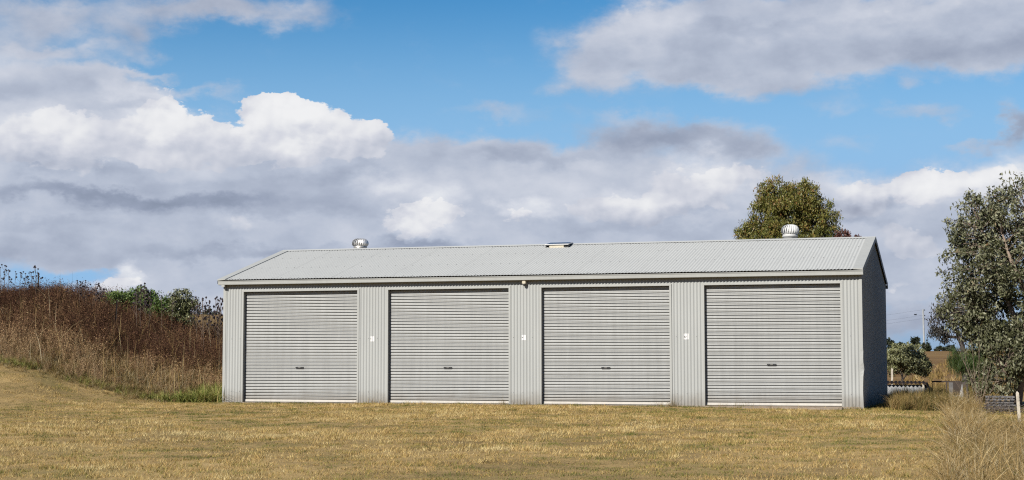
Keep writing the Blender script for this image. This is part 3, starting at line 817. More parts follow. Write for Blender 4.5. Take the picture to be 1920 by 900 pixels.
Tx, Ty = rng.uniform(-11, -0.3, n2), rng.uniform(-2.2, 1.0, n2); ts = Ty + toe_shift(Tx) + .6 * (rng.random(n2) - .5)
kk_ = (ts > -1.0) & (ts < .5) & (rng.random(n2) < sstep(ts, -1.0, .3)) & (Tx < -1.2)
TP = np.stack([Tx, Ty, height(Tx, Ty)], 1)[kk_]
V2, F2, T2 = scatter(tufts, TP, .16 + .34 * rng.random(len(TP)) * sstep(ts[kk_], -1.0, .4), rng.random(len(TP)) * 6.28, .06 + .14 * rng.standard_normal(len(TP)))
V, Fc, T = join([(V, Fc, T), (V2, F2, T2)])
tag(link('straw_grass', np_mesh('straw_grass', V, Fc, M['tan'], T)), 'tall straw coloured dead grass on the lower bank left of the shed', kind='stuff')
# green growth: lush patch at the shed's left corner, thin line along the toe
n = 2200
Px, Py = rng.uniform(-9, -0.05, n), rng.uniform(-1.2, 2.2, n); s = Py + toe_shift(Px)
lush = sstep(Px, -2.6, -.7) * (Py > -.15) * (s < 1.5) * (.35 + .65 * (fbm(Px * 2.3, Py * 2.3 + 5, 2) > .46))
ok = (rng.random(n) < np.maximum(lush, 0.7 * sstep(np.abs(s - .25), .6, .1) * (fbm(Px * 1.2, 7.7, 2) > .42)))
P = np.stack([Px, Py, height(Px, Py)], 1)[ok]; lush = lush[ok]
V, Fc, T = scatter(gtufts, P, .45 + .75 * lush + .35 * rng.random(len(P)), rng.random(len(P)) * 6.28, .12 * rng.standard_normal(len(P)) + .12 - .05 * lush)
tag(link('green_grass', np_mesh('green_grass', V, Fc, M['green'], T)), 'fresh green grass at the foot of the bank and the left corner of the shed', kind='stuff')

# pale leaning dead stalks through the bank weeds (part of the mass)
n = 420
Px, Py = rng.uniform(-8.5, -0.1, n), rng.uniform(.4, 6.0, n)
P = np.stack([Px, Py, height(Px, Py)], 1)
V, Fc, T = arcs(P, rng.uniform(.6, 1.25, n), np.full(n, .011), rng.random(n) * PI, rng.random(n) * 6.28, rng.random(n) ** 2 * 1.1, np.clip(rng.normal(.72, .14, n), 0, 1), 3, .2)
tag(link('dead_stalks', np_mesh('dead_stalks', V, Fc, M['tan'], T)), 'thin pale dead stalks leaning among the bank weeds', kind='stuff')

# seed-headed thistles standing against the sky
M['stalk'] = simple('dead_stalk', (0.13, 0.085, 0.055), 0.85, 0, .3)
M['seed'] = simple('dark_seed_head', (0.030, 0.016, 0.020), 0.9, 0, .3)
def thistle_me(seed, nb):
    r = random.Random(seed); q = MB()
    top = np.array([r.uniform(-.06, .06), r.uniform(-.06, .06), 1.0])
    mid_ = top * .55 + np.array([r.uniform(-.02, .02), 0, 0])
    q.tube([(0, 0, 0), mid_, top], [.0075, .006, .004], 5)
    tips = [top]
    for k in range(nb):
        t = r.uniform(.48, .93); b_ = top * t
        a = r.uniform(0, 2 * PI); l = r.uniform(.10, .26) * (1.25 - t)  + .05
        e = b_ + np.array([math.cos(a) * l * .75, math.sin(a) * l * .75, l * r.uniform(.7, 1.3)])
        q.tube([b_, (b_ + e) / 2 + np.array([math.cos(a) * .015, math.sin(a) * .015, -.01]), e], [.004, .0035, .003], 4, 0, False)
        tips.append(e)
    for e in tips:
        s = r.uniform(.018, .029)
        c = e + np.array([0, 0, s * .6])
        ph = r.uniform(0, 6)
        ring = [c + s * np.array([math.cos(ph + j * PI / 3) * (1 + .35 * (j % 2)), math.sin(ph + j * PI / 3) * (1 + .35 * (j % 2)), .25 * r.uniform(-1, 1)]) for j in range(6)]
        q.mesh([e - np.array([0, 0, s * .5])] + ring + [c + np.array([0, 0, s * r.uniform(.6, 1.1)])], [(0, 1 + (j + 1) % 6, 1 + j) for j in range(6)] + [(7, 1 + j, 1 + (j + 1) % 6) for j in range(6)], 1)
    return q.me('thistle', [M['stalk'], M['seed']])
th = [thistle_me(40 + k, nb) for k, nb in enumerate((4, 6, 9, 12, 5, 15))]
TH = [(3, 500, 4), (12, 497, 1), (20, 505, 0), (30, 508, 4), (37, 510, 1), (48, 512, 2), (62, 510, 1), (72, 500, 3), (86, 524, 0), (100, 530, 4), (116, 533, 0), (143, 528, 2), (152, 527, 1), (166, 525, 2), (160, 533, 4), (182, 532, 3), (190, 536, 5), (176, 542, 1), (203, 548, 0), (130, 540, 1),
      (266, 533, 5), (274, 538, 5), (258, 541, 2), (283, 546, 3), (307, 553, 0), (325, 552, 1), (373, 555, 2), (379, 558, 1), (385, 560, 2), (392, 566, 5), (403, 558, 1), (408, 562, 3), (413, 557, 2), (397, 573, 2), (411, 578, 5)]
for k, (px, py, kind) in enumerate(TH):
    y = 4.6 + 1.6 * random.random()
    tp_ = at_y(px, py, y)
    zb = float(height(tp_[0], y)) - 0.05
    o = link('dry_thistle', th[kind])
    hh_ = max(tp_[2] - zb, .5) / 1.03
    o.location = (tp_[0] - .02, y, zb); o.scale = (min(hh_, 1.1),) * 2 + (hh_,); o.rotation_euler = (0, 0, random.random() * 6.28)
    if px == 72:
        tag(o, 'tallest thick stalked dry thistle at the left end of the bank top', 'thistle', 'dry thistles along the top of the bank')
    else:
        lab = ('dry thistle stalk with dark seed heads at the far left end of the bank top' if px < 110 else
               'dry thistle with dark heads on the bank top before the small white cloud' if px < 240 else
               'bushy thistle with reddish seed heads rising over the green shrubs' if px < 340 else
               'tall thin thistle with dark heads on the bank beside the shed corner')
        tag(o, lab, 'thistle', 'dry thistles along the top of the bank')
# two old fence stakes on the bank
M['rust'] = simple('rusted_steel', (0.055, 0.038, 0.030), 0.85, 0.2, .35, 12)
for px, py, y, hgt, lab in ((70.5, 512, 5.2, 1.15, 'dark leaning fence stake at the left end of the bank top'), (216.5, 564, 4.4, .75, 'short dark fence stake on the bank below the green shrub')):
    p = at_y(px, py, y); zb = float(height(p[0], y)) - .1
    q = MB(); Hs = p[2] - zb
    for a in (0, 2.1, 4.2):
        q.poly(((0, 0, 0), (.026 * math.cos(a), .026 * math.sin(a), 0), (.026 * math.cos(a), .026 * math.sin(a), Hs), (0, 0, Hs)))
    q.tube([(0, 0, 0), (0, 0, Hs + .01)], .011, 6)
    o = q.build('fence_stake', M['rust']); o.location = (p[0], y, zb); o.rotation_euler = (0.02, .03, .4)
    tag(o, lab, 'fence stake', 'fence stakes on the bank')

# ---- leaves and trees
def leaf_cloud(C, R, nper, size, aspect=.36, droop=.6, ctint=None, tsd=.14, hang=0.0, shell=.45):
    """diamond leaves, folded about nothing, thrown round clump centres C with radii R"""
    k = np.repeat(np.arange(len(C)), nper)
    d = rng.normal(0, 1, (len(k), 3)); d /= np.linalg.norm(d, axis=1)[:, None]
    r = (shell + (1 - shell) * rng.random(len(k))) * np.where(rng.random(len(k)) < .35, rng.random(len(k)), 1)
    c = C[k] + d * (R[k] * r)[:, None] * np.array([1, 1, .85])
    c[:, 2] -= hang * rng.random(len(k)) ** 2 * R[k]
    a = rng.normal(0, 1, (len(k), 3)); a[:, 2] -= droop * 2.0; a /= np.linalg.norm(a, axis=1)[:, None]
    nrm = d * .8 + rng.normal(0, .7, (len(k), 3)) + np.array([0, 0, .35])
    b = np.cross(a, nrm); b /= np.linalg.norm(b, axis=1)[:, None] + 1e-9
    s = (size * (.6 + .8 * rng.random(len(k))))[:, None]
    nn = np.cross(a, b)
    V = np.stack([c - a * s * .5, c + b * s * aspect * .5 + nn * s * .05, c + a * s * .5, c - b * s * aspect * .5 + nn * s * .05], 1).reshape(-1, 3)
    t = np.clip((np.zeros(len(C)) + .5 if ctint is None else ctint)[k] + tsd * rng.standard_normal(len(k)), 0, 1)
    return V, np.arange(len(V)).reshape(-1, 4), np.repeat(t, 4)
def clumps(ells, seed=None):
    C, R = [], []
    for (c, r, n, cr) in ells:
        d = rng.normal(0, 1, (n, 3)); d /= np.linalg.norm(d, axis=1)[:, None]
        q = (.35 + .65 * rng.random(n) ** .45)[:, None]
        C.append(np.array(c) + d * q * np.array(r)); R.append(cr * (.65 + .7 * rng.random(n)))
    return np.concatenate(C), np.concatenate(R)
def tree(name, base, ells, limbs, mleaf, mbark, nper, size, aspect=.36, droop=.6, top_t=.0, hang=0., trunk_r=.12, twig=.012, t0=.5, label=None, cat='tree', group=None, every=1, csd=.10, tsd=.14, shell=.45):
    root = empty(name, base); base = np.array(base)
    C, R = clumps(ells)
    C0 = C - base
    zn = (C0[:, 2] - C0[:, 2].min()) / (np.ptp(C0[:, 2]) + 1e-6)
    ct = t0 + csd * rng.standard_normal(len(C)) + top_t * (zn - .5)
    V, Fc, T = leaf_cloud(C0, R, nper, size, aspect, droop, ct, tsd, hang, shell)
    link('crown', np_mesh('crown', V, Fc, mleaf, T), root)
    q = MB(); nodes = []
    for li, pts in enumerate(limbs):
        pts = [np.array(p, float) for p in pts]
        fine = []
        for a, c in zip(pts[:-1], pts[1:]):
            for t in np.linspace(0, 1, 5)[:-1]: fine.append(a + (c - a) * t + rng.normal(0, .012, 3) * np.linalg.norm(c - a))
        fine.append(pts[-1])
        r0 = trunk_r * (1.0 if li == 0 else .55)
        q.tube(fine, list(np.linspace(r0, r0 * .3, len(fine))), 8)
        nodes += fine[len(fine) // 3:]
    q.build('trunk', mbark, root, True)
    nodes = np.array(nodes); q = MB()
    for c in C0[::every]:
        dist = np.linalg.norm(nodes - c, axis=1) + 1.5 * np.maximum(nodes[:, 2] - c[2], 0)
        a = nodes[int(np.argmin(dist))]
        mid_ = a * .45 + c * .55 + np.array([0, 0, .10 * np.linalg.norm(c - a)]) + rng.normal(0, .04, 3)
        q.tube([a, mid_, c], [twig, twig * .7, twig * .3], 4, 0, False)
    q.build('branch_twigs', mbark, root, True)
    if label: tag(root, label, cat, group)
    return root
def E_px(px, py, rx, ry, y, n, cr, ry_depth=None):
    """crown lobe centred where the photo shows it at depth y, radii given in photo pixels"""
    c = at_y(px, py, y); k = (y - CAM[1]) / (F * abs(ray(px, py)[1]))
    k = np.linalg.norm(c - CAM) / F
    return (c, (rx * k, (ry_depth or rx) * k, ry * k), n, cr)

GUM = [(0.0, (0.040, 0.045, 0.015)), (0.35, (0.092, 0.096, 0.040)), (0.55, (0.20, 0.205, 0.115)), (0.85, (0.42, 0.41, 0.27)), (1.0, (0.27, 0.155, 0.07))]
M['gum'] = leafy('gum_leaves', GUM, 0.55, 0.12, spec=0.2)
OLIVE = [(0.0, (0.058, 0.072, 0.016)), (0.35, (0.135, 0.148, 0.030)), (0.6, (0.225, 0.220, 0.047)), (0.8, (0.30, 0.235, 0.060)), (1.0, (0.33, 0.17, 0.055))]
M['olive'] = leafy('olive_leaves', OLIVE, 0.5, 0.22, spec=0.3)
SILV = [(0.0, (0.08, 0.09, 0.034)), (0.4, (0.21, 0.22, 0.090)), (0.7, (0.36, 0.36, 0.175)), (1.0, (0.54, 0.52, 0.30))]
M['silver'] = leafy('silver_leaves', SILV, 0.5, 0.15, spec=0.35)
DARK = [(0.0, (0.018, 0.026, 0.012)), (0.5, (0.038, 0.050, 0.022)), (1.0, (0.075, 0.080, 0.040))]
M['darkleaf'] = leafy('dark_leaves', DARK, 0.6, 0.15)
PURP = [(0.0, (0.022, 0.022, 0.018)), (0.5, (0.052, 0.048, 0.040)), (1.0, (0.115, 0.098, 0.085))]
M['dusky'] = leafy('dusky_leaves', PURP, 0.6, 0.12)
SHRUB = [(0.0, (0.06, 0.10, 0.022)), (0.5, (0.15, 0.235, 0.055)), (1.0, (0.30, 0.37, 0.11))]
M['shrub'] = leafy('shrub_leaves', SHRUB, 0.55, 0.25)
REDS = [(0.0, (0.07, 0.022, 0.018)), (0.6, (0.16, 0.060, 0.045)), (1.0, (0.22, 0.12, 0.08))]
M['redleaf'] = leafy('red_leaves', REDS, 0.6, 0.2)
M['bark_pale'] = simple('pale_bark', (0.25, 0.185, 0.135), 0.85, 0, .35, 5, .4)
M['bark_dark'] = simple('dark_bark', (0.070, 0.055, 0.045), 0.9, 0, .35, 6, .4)

# big gum at the right edge
YG = 3.2
gb = at_y(1905, 745, YG); gb[2] = float(height(gb[0], YG)) - .05
def gpt(px, py, y): return at_y(px, py, y) - gb
ell = [E_px(1828, 415, 50, 56, YG, 74, 0.199), E_px(1915, 395, 62, 66, YG + .1, 95, 0.208), E_px(2005, 395, 80, 85, YG, 80, 0.235), E_px(1845, 500, 78, 62, YG - .1, 125, 0.208), E_px(1945, 500, 90, 75, YG - .3, 120, 0.226), E_px(2050, 520, 90, 100, YG, 80, 0.253),
       E_px(1812, 572, 52, 46, YG, 66, 0.190), E_px(1880, 590, 60, 55, YG - .4, 60, 0.199), E_px(1848, 630, 42, 34, YG - .1, 34, 0.172), E_px(1885, 655, 45, 50, YG - .7, 52, 0.172), E_px(1862, 712, 50, 26, YG - .8, 40, 0.154), E_px(1912, 668, 34, 34, YG - .9, 46, .16), E_px(1960, 640, 80, 75, YG - .2, 70, 0.226), E_px(2060, 650, 80, 60, YG, 40, 0.253),
       E_px(1845, 450, 60, 80, YG + .9, 50, .22), E_px(1850, 600, 50, 60, YG + .8, 50, .22), E_px(1900, 450, 90, 80, YG + 1.0, 70, .24), E_px(1880, 540, 80, 90, YG + .9, 70, 0.226), E_px(1935, 620, 70, 70, YG + 1.0, 60, 0.226)]
limbs = [[(0, 0, 0), gpt(1915, 690, YG), gpt(1925, 600, YG), gpt(1935, 500, YG), gpt(1925, 400, YG)],
         [gpt(1922, 640, YG), gpt(1885, 555, YG - .2), gpt(1865, 505, YG - .3), gpt(1840, 430, YG)],
         [gpt(1930, 560, YG), gpt(1900, 500, YG - .5), gpt(1880, 440, YG - .2)],
         [gpt(1915, 690, YG), gpt(1880, 640, YG - .3), gpt(1835, 590, YG)],
         [gpt(1925, 600, YG), gpt(1980, 520, YG), gpt(2010, 420, YG)],
         [gpt(1915, 700, YG), gpt(1895, 715, YG - .7), gpt(1880, 690, YG - .9)],
         [gpt(1930, 600, YG), gpt(2010, 590, YG), gpt(2060, 560, YG)]]
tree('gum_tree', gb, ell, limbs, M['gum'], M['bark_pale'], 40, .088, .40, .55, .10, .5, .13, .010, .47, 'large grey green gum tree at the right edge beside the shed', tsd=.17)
# dusky tree behind it
YD = 16.0
db = at_y(1812, 700, YD); db[2] = float(height(db[0], YD)) - .05
def dpt(px, py): return at_y(px, py, YD) - db
tree('dusky_tree', db, [E_px(1775, 590, 30, 22, YD, 26, .22), E_px(1757, 612, 16, 20, YD, 14, .18), E_px(1800, 600, 30, 32, YD, 24, .22), E_px(1822, 560, 40, 40, YD, 30, .24), E_px(1770, 630, 20, 9, YD, 8, .16), E_px(1845, 600, 40, 40, YD, 20, .25)],
     [[(0, 0, 0), dpt(1805, 650), dpt(1796, 625), dpt(1780, 600), dpt(1768, 585)], [dpt(1803, 645), dpt(1815, 600), dpt(1822, 560)], [dpt(1797, 632), dpt(1775, 632), dpt(1758, 622)]],
     M['dusky'], M['bark_dark'], 34, .10, .34, .9, 0, .8, .10, .014, .5, 'dusky dark leaved tree half hidden behind the left side of the big gum')
# weeping green shrub at the foot of the gum
YW = 6.0
wb = at_y(1812, 735, YW); wb[2] = float(height(wb[0], YW)) - .03
def wpt(px, py): return at_y(px, py, YW) - wb
tree('weeping_shrub', wb, [E_px(1808, 668, 26, 20, YW, 34, .16), E_px(1806, 682, 16, 16, YW, 22, .14), E_px(1832, 692, 18, 34, YW, 36, .16), E_px(1845, 670, 26, 30, YW + .3, 30, .17)],
     [[(0, 0, 0), wpt(1816, 700), wpt(1812, 660)], [wpt(1816, 705), wpt(1835, 670)]], M['shrub'], M['bark_dark'], 60, .12, .07, 1.4, 0, 1.2, .04, .008, .04, 'weeping fine leaved green shrub under the left side of the big gum', 'shrub')
# silvery small tree in the paddock
YS = 22.0
sb_ = at_y(1693, 720, YS); sb_[2] = float(height(sb_[0], YS)) - .03
def spt(px, py): return at_y(px, py, YS) - sb_
tree('silvery_tree', sb_, [E_px(1698, 664, 32, 20, YS, 95, .15), E_px(1676, 678, 26, 24, YS, 60, .15), E_px(1727, 685, 22, 18, YS, 50, .14), E_px(1703, 680, 38, 20, YS, 90, .14)],
     [[(0, 0, 0), spt(1692, 706), spt(1686, 690), spt(1680, 672)], [spt(1692.5, 712), spt(1706, 695), spt(1716, 680)], [spt(1692, 704), spt(1700, 680)]],
     M['silver'], M['bark_dark'], 52, .075, .42, .3, .1, .2, .045, .008, .52, 'small round silvery green tree in the paddock just right of the shed', tsd=.18)
# olive tree behind the roof
YO = 20.0
ob = at_y(1480, 690, YO); ob[2] = 0.0
def opt(px, py): return at_y(px, py, YO) - ob
ell = [E_px(1455, 368, 34, 32, YO, 60, .27), E_px(1505, 372, 36, 36, YO, 66, .27), E_px(1480, 400, 56, 40, YO, 95, .28), E_px(1440, 400, 32, 40, YO, 50, .26), E_px(1535, 410, 36, 40, YO, 58, .26), E_px(1405, 435, 22, 20, YO, 26, .22), E_px(1430, 450, 44, 34, YO, 50, .27), E_px(1485, 455, 60, 50, YO, 80, .28), E_px(1550, 445, 30, 34, YO, 40, .25), E_px(1480, 530, 80, 60, YO, 40, .30)]
limbs = [[(0, 0, 0), opt(1478, 560), opt(1472, 470), opt(1480, 390)], [opt(1476, 520), opt(1440, 440), opt(1425, 400)], [opt(1476, 500), opt(1525, 430), opt(1540, 400)], [opt(1473, 480), opt(1455, 400), opt(1455, 365)], [opt(1476, 460), opt(1505, 380)], [opt(1475, 500), opt(1415, 450)]]
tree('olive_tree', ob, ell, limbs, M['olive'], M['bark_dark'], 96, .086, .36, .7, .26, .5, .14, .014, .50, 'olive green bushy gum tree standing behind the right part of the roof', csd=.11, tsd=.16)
rb = at_y(1592, 690, 17.0); rb[2] = 0
tree('red_shrub', rb, [E_px(1580, 442, 13, 10, 17., 16, .13), E_px(1597, 446, 12, 7, 17., 10, .12), E_px(1590, 480, 30, 40, 17., 26, .2)], [[(0, 0, 0), at_y(1590, 560, 17.) - rb, at_y(1585, 450, 17.) - rb]],
     M['redleaf'], M['bark_dark'], 26, .085, .4, .5, 0, .3, .04, .008, .5, 'reddish tree top just showing over the roof right of the olive tree', 'tree')
# shrubs behind the bank
for nm, px, py, rx, ry, y, n, ml, t0, size, lab in (('green_shrub', 222, 560, 28, 17, 7.6, 54, 'shrub', .5, .085, 'bright green shrub behind the bank, leftmost of the green ones'),
                                     ('green_shrub', 265, 558, 30, 20, 8.0, 60, 'shrub', .40, .085, 'mid green shrub behind the bank under the densest thistle heads'),
                                     ('green_shrub', 306, 572, 20, 15, 7.8, 34, 'shrub', .35, .08, 'low dark green shrub between the taller ones behind the bank'),
                                     ('grey_shrub', 345, 567, 28, 24, 7.4, 70, 'silver', .30, .07, 'round grey green shrub behind the bank nearest the shed'),
                                     ('dark_shrub', 396, 590, 24, 10, 30.0, 26, 'darkleaf', .4, .12, 'low dark bush far off between the bank and the shed corner')):
    c = at_y(px, py, y); zb = float(height(c[0], y)); bb = np.array([c[0], y, zb - .05])
    k = np.linalg.norm(c - CAM) / F
    tree(nm, bb, [E_px(px, py, rx, ry, y, n, .17), E_px(px - rx * .4, py + ry * .7, rx * .7, ry, y, n // 2, .16), E_px(px + rx * .4, py + ry * .8, rx * .7, ry, y, n // 2, .16)],
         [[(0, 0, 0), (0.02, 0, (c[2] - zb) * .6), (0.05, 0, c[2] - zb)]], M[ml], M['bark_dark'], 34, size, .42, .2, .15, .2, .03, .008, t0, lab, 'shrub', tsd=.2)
# trees beyond the paddock
FT = [(1672, 644, 17, 9, 150, 'dark', 'broad dark tree beyond the paddock, half hidden by the shed'), (1696, 650, 14, 7, 158, 'dark', 'low dark tree beyond the paddock above the silvery tree'), (1717, 643, 8, 11, 152, 'dark', 'slender open dark tree left of the power pole'), (1737, 651, 7, 9, 150, 'dark', 'small dark tree just right of the power pole foot'), (1768, 655, 14, 5, 160, 'dark', 'flat topped tree on the ridge below the dusky tree'), (1785, 653, 12, 5, 170, 'dark', 'flat topped far tree right of its twin on the ridge')]
for px, py, rx, ry, y, ml, lab in FT:
    c = at_y(px, py, y); zb = float(height(c[0], y)); bb = np.array([c[0], y, zb - .1]); k = np.linalg.norm(c - CAM) / F
    lobes = [E_px(px + rx * random.uniform(-.75, .75), py + ry * random.uniform(-.7, .45), rx * random.uniform(.3, .55), ry * random.uniform(.3, .5), y + random.uniform(-.5, .5), 7, .26) for _ in range(6)]
    lobes.append(E_px(px, py + ry * .7, rx * .8, ry * .6, y, 8, .28))
    tree('far_tree', bb, lobes, [[(0, 0, 0), (.1, 0, (c[2] - zb) * .6), (0, 0, c[2] - zb)], [(.08, 0, (c[2] - zb) * .4), (rx * k * .5, 0, c[2] - zb)]],
         M['darkleaf'], M['bark_dark'], 20, .26, .5, .2, .1, .2, .08, .03, .45, lab, 'tree', 'far trees beyond the paddock')

# ---- grass right of the shed and the heap of tall grass in the corner
def region(n, poly):
    """n points on the ground inside a polygon drawn on the photo"""
    out = []
    poly = np.array(poly, float)
    G = np.array([at_z(px, py, -0.05)[:2] for px, py in poly])
    lo, hi = G.min(0), G.max(0)
    while len(out) < n:
        p = lo + (hi - lo) * rng.random((n, 2))
        ins = np.zeros(n, bool); j = len(G) - 1
        for i in range(len(G)):
            xi, yi = G[i]; xj, yj = G[j]
            ins ^= ((yi > p[:, 1]) != (yj > p[:, 1])) & (p[:, 0] < (xj - xi) * (p[:, 1] - yi) / (yj - yi + 1e-12) + xi); j = i
        out += list(p[ins])
    p = np.array(out[:n])
    return np.stack([p[:, 0], p[:, 1], height(p[:, 0], p[:, 1]) - .01], 1)
tufts2 = [tuft(30, .55, .9, .008, .58, .18) for _ in range(5)]
P = region(1100, [(1668, 764), (1762, 772), (1800, 760), (1905, 748), (1905, 738), (1668, 738)])
P = P[(P[:, 0] > L + .12)]
Q = np.array([at_y(rng.uniform(1672, 1800), 750, y) for y in rng.uniform(-.5, 2.6, 420)]); Q[:, 2] = height(Q[:, 0], Q[:, 1])
P = np.concatenate([P[:700], Q[Q[:, 0] > L + .2]])
V, Fc, T = scatter(tufts2, P, .5 + .45 * rng.random(len(P)), rng.random(len(P)) * 6.28, -.10 + .16 * rng.standard_normal(len(P)) - .16 * (fbm(P[:, 0] * 1.3, P[:, 1] * 1.3, 2) > .52))
tag(link('rank_grass', np_mesh('rank_grass', V, Fc, M['tan'], T)), 'rank green and tan grass growing behind the right corner of the shed', kind='stuff')
P = np.concatenate([region(1550, [(1775, 905), (1768, 860), (1778, 815), (1800, 786), (1850, 802), (1960, 800), (2140, 800), (2190, 905)]), region(170, [(1790, 800), (1765, 778), (1800, 766), (1838, 773), (1845, 800)])])
tg = fbm(P[:, 0] * 1.2 + 8, P[:, 1] * 1.2, 2)
hs_ = .60 + .46 * sstep(fbm(P[:, 0] * .8, P[:, 1] * .5 + 6, 2), .35, .65)
isb = rng.random(len(P)) < .30 + 1.3 * (tg - .5)
V, Fc, T = scatter([tuft(64, .54, 2.0, .0048, .62, .20) for _ in range(8)], P[~isb], (.36 + .62 * rng.random((~isb).sum())) * hs_[~isb], rng.random((~isb).sum()) * 6.28, .00 + .17 * rng.standard_normal((~isb).sum()) + .5 * (tg[~isb] - .5))
V2, F2, T2 = scatter([herb(34, .58, 1.2, 2, .013) for _ in range(4)], P[isb], (.45 + .55 * rng.random(isb.sum())) * hs_[isb], rng.random(isb.sum()) * 6.28, .20 + .14 * rng.standard_normal(isb.sum()), .8)
nb_ = 900
BP = P[rng.integers(0, len(P), nb_)]
V3 = arcs(BP, rng.uniform(.25, .62, nb_), np.full(nb_, .010), rng.random(nb_) * PI, rng.random(nb_) * 6.28, .3 + 1.6 * rng.random(nb_), np.clip(rng.normal(.74, .14, nb_), 0, 1), 3, .35)
V, Fc, T = join([(V, Fc, T), (V2, F2, T2), V3])
tag(link('tall_dry_grass', np_mesh('tall_dry_grass', V, Fc, M['tan'], T)), 'tall matted dry grass in the lower right corner of the picture', kind='stuff')
# small weeds at the foot of the piers and doors
P = np.array([at_y(px, 757, -0.10) for px in list(rng.normal(1250, 14, 26)) + list(rng.normal(1400, 40, 16)) + list(rng.normal(1640, 14, 22)) + list(rng.normal(960, 25, 12)) + list(rng.normal(700, 22, 10))])
P[:, 1] = np.where(P[:, 0] > L - .02, rng.uniform(.0, 3.0, len(P)), rng.uniform(-.2, -.05, len(P))); P[:, 0] = np.where(P[:, 0] > L - .02, np.maximum(P[:, 0], L + .08), P[:, 0]); P[:, 2] = height(P[:, 0], P[:, 1])
V, Fc, T = scatter([tuft(9, .30, .7, .006, .35, .2) for _ in range(4)], P, .35 + .55 * rng.random(len(P)) ** 2, rng.random(len(P)) * 6.28, np.zeros(len(P)))
tag(link('small_weeds', np_mesh('small_weeds', V, Fc, M['tan'], T)), 'small weeds along the foot of the shed wall', kind='stuff')
# paddock grass texture: coarse tussocks far off
n = 9000
Px, Py = rng.uniform(14, 75, n), rng.uniform(14, 150, n)
P = np.stack([Px, Py, height(Px, Py)], 1); px_, py_, w_ = project(P); ok = (px_ > 1640) & (px_ < 2000); P = P[ok]
V, Fc, T = scatter([tuft(9, .42, .8, .05, .45, .10) for _ in range(3)], P, .5 + .5 * rng.random(len(P)), rng.random(len(P)) * 6.28, .10 * rng.standard_normal(len(P)))
tag(link('paddock_grass', np_mesh('paddock_grass', V, Fc, M['tan'], T)), 'brown grass of the paddock behind the shed', kind='stuff')
#@@VEGEND

# ------------------------------------------------------------------ things right of the shed
M['white_post'] = simple('weathered_white_paint', (0.62, 0.55, 0.44), 0.8, 0, .35, 14)
M['lime'] = simple('limewashed_concrete', (0.40, 0.41, 0.42), 0.9, 0, .35, 7, .5)
M['grey_wood'] = simple('weathered_timber', (0.15, 0.142, 0.138), 0.9, 0, .4, 10, .3)
M['corr_dark'] = simple('rusty_roofing', (0.040, 0.028, 0.023), 0.95, 0, .4, 8, 0, .1)
# low whitewashed trough with a corrugated lid
YT = 11.0
a, c = at_y(1662, 745, YT), at_y(1737, 745, YT); zg = float(height(a[0], YT)); zt = at_y(1700, 722, YT)[2]
t = empty('water_trough', (a[0], YT, zg)); tag(t, 'low pale concrete trough under rusty corrugated iron right of the shed', 'trough')
w_, h_ = c[0] - a[0], zt - zg
q = MB(); q.box((0, 0, -.1), (w_, .7, h_), 0, .02); q.build('trough_wall', M['lime'], t)
xs_ = np.linspace(-.06, w_ + .16, 121); q = MB()
for u0, u1 in zip(xs_[:-1], xs_[1:]):
    f = lambda u: h_ + .075 + .022 * math.cos(2 * PI * u / .11) - max(0, u - w_ + .10) ** 2 * 5.0
    q.poly(((u0, -.10, f(u0)), (u1, -.10, f(u1)), (u1, .8, f(u1) + .02), (u0, .8, f(u0) + .02))); q.poly(((u0, -.10, f(u0) - .035), (u1, -.10, f(u1) - .035), (u1, -.10, f(u1)), (u0, -.10, f(u0))))
q.build('corrugated_lid', M['corr_dark'], t)
q = MB(); q.box((w_ - .10, -.07, -.1), (w_ - .04, -.012, h_ + .03), 0, .01); q.build('end_stake', M['white_post'], t)
# rusty frame over a broken white slab
YF = 4.8
a, c = at_y(1747, 714, YF), at_y(1804, 714, YF); zg = float(height(a[0], YF)); Hf = a[2] - zg; wf = c[0] - a[0]
t = empty('rusty_frame', (a[0], YF, zg)); tag(t, 'rusty open metal frame with a pale base between the trough and the gum', 'metal frame')
q = MB(); q.box((0, 0, Hf - .035), (wf, .03, Hf)); q.build('top_rail', M['rust'], t)
for xx, ww, mm in ((0.0, .016, 'rust'), (.46 * wf, .03, 'rust'), (.56 * wf, .10, 'grey_wood'), (.93 * wf, .03, 'rust')):
    q = MB(); q.box((xx, .002, -.05), (xx + ww, .03, Hf - .036)); q.build('post', M[mm], t)
q = MB(); q.box((.66 * wf, .032, Hf * .35), (.93 * wf, .6, Hf - .04)); 
q = MB(); q.box((.67 * wf, .5, .18), (.99 * wf, .52, Hf - .01)); q.build('back_panel', M['rust'], t)
q = MB(); q.box((.30 * wf, -.06, -.06), (1.06 * wf, .35, .20), 0, .02); q.mesh([(.90 * wf, -.05, .20), (1.04 * wf, -.05, .20), (1.0 * wf, -.05, Hf - .06), (.90 * wf, .1, .20), (1.04 * wf, .1, .20), (1.0 * wf, .1, Hf - .06)], [(0, 1, 2), (3, 5, 4), (0, 3, 4, 1), (1, 4, 5, 2), (2, 5, 3, 0)]); q.build('base_slab', M['lime'], t)
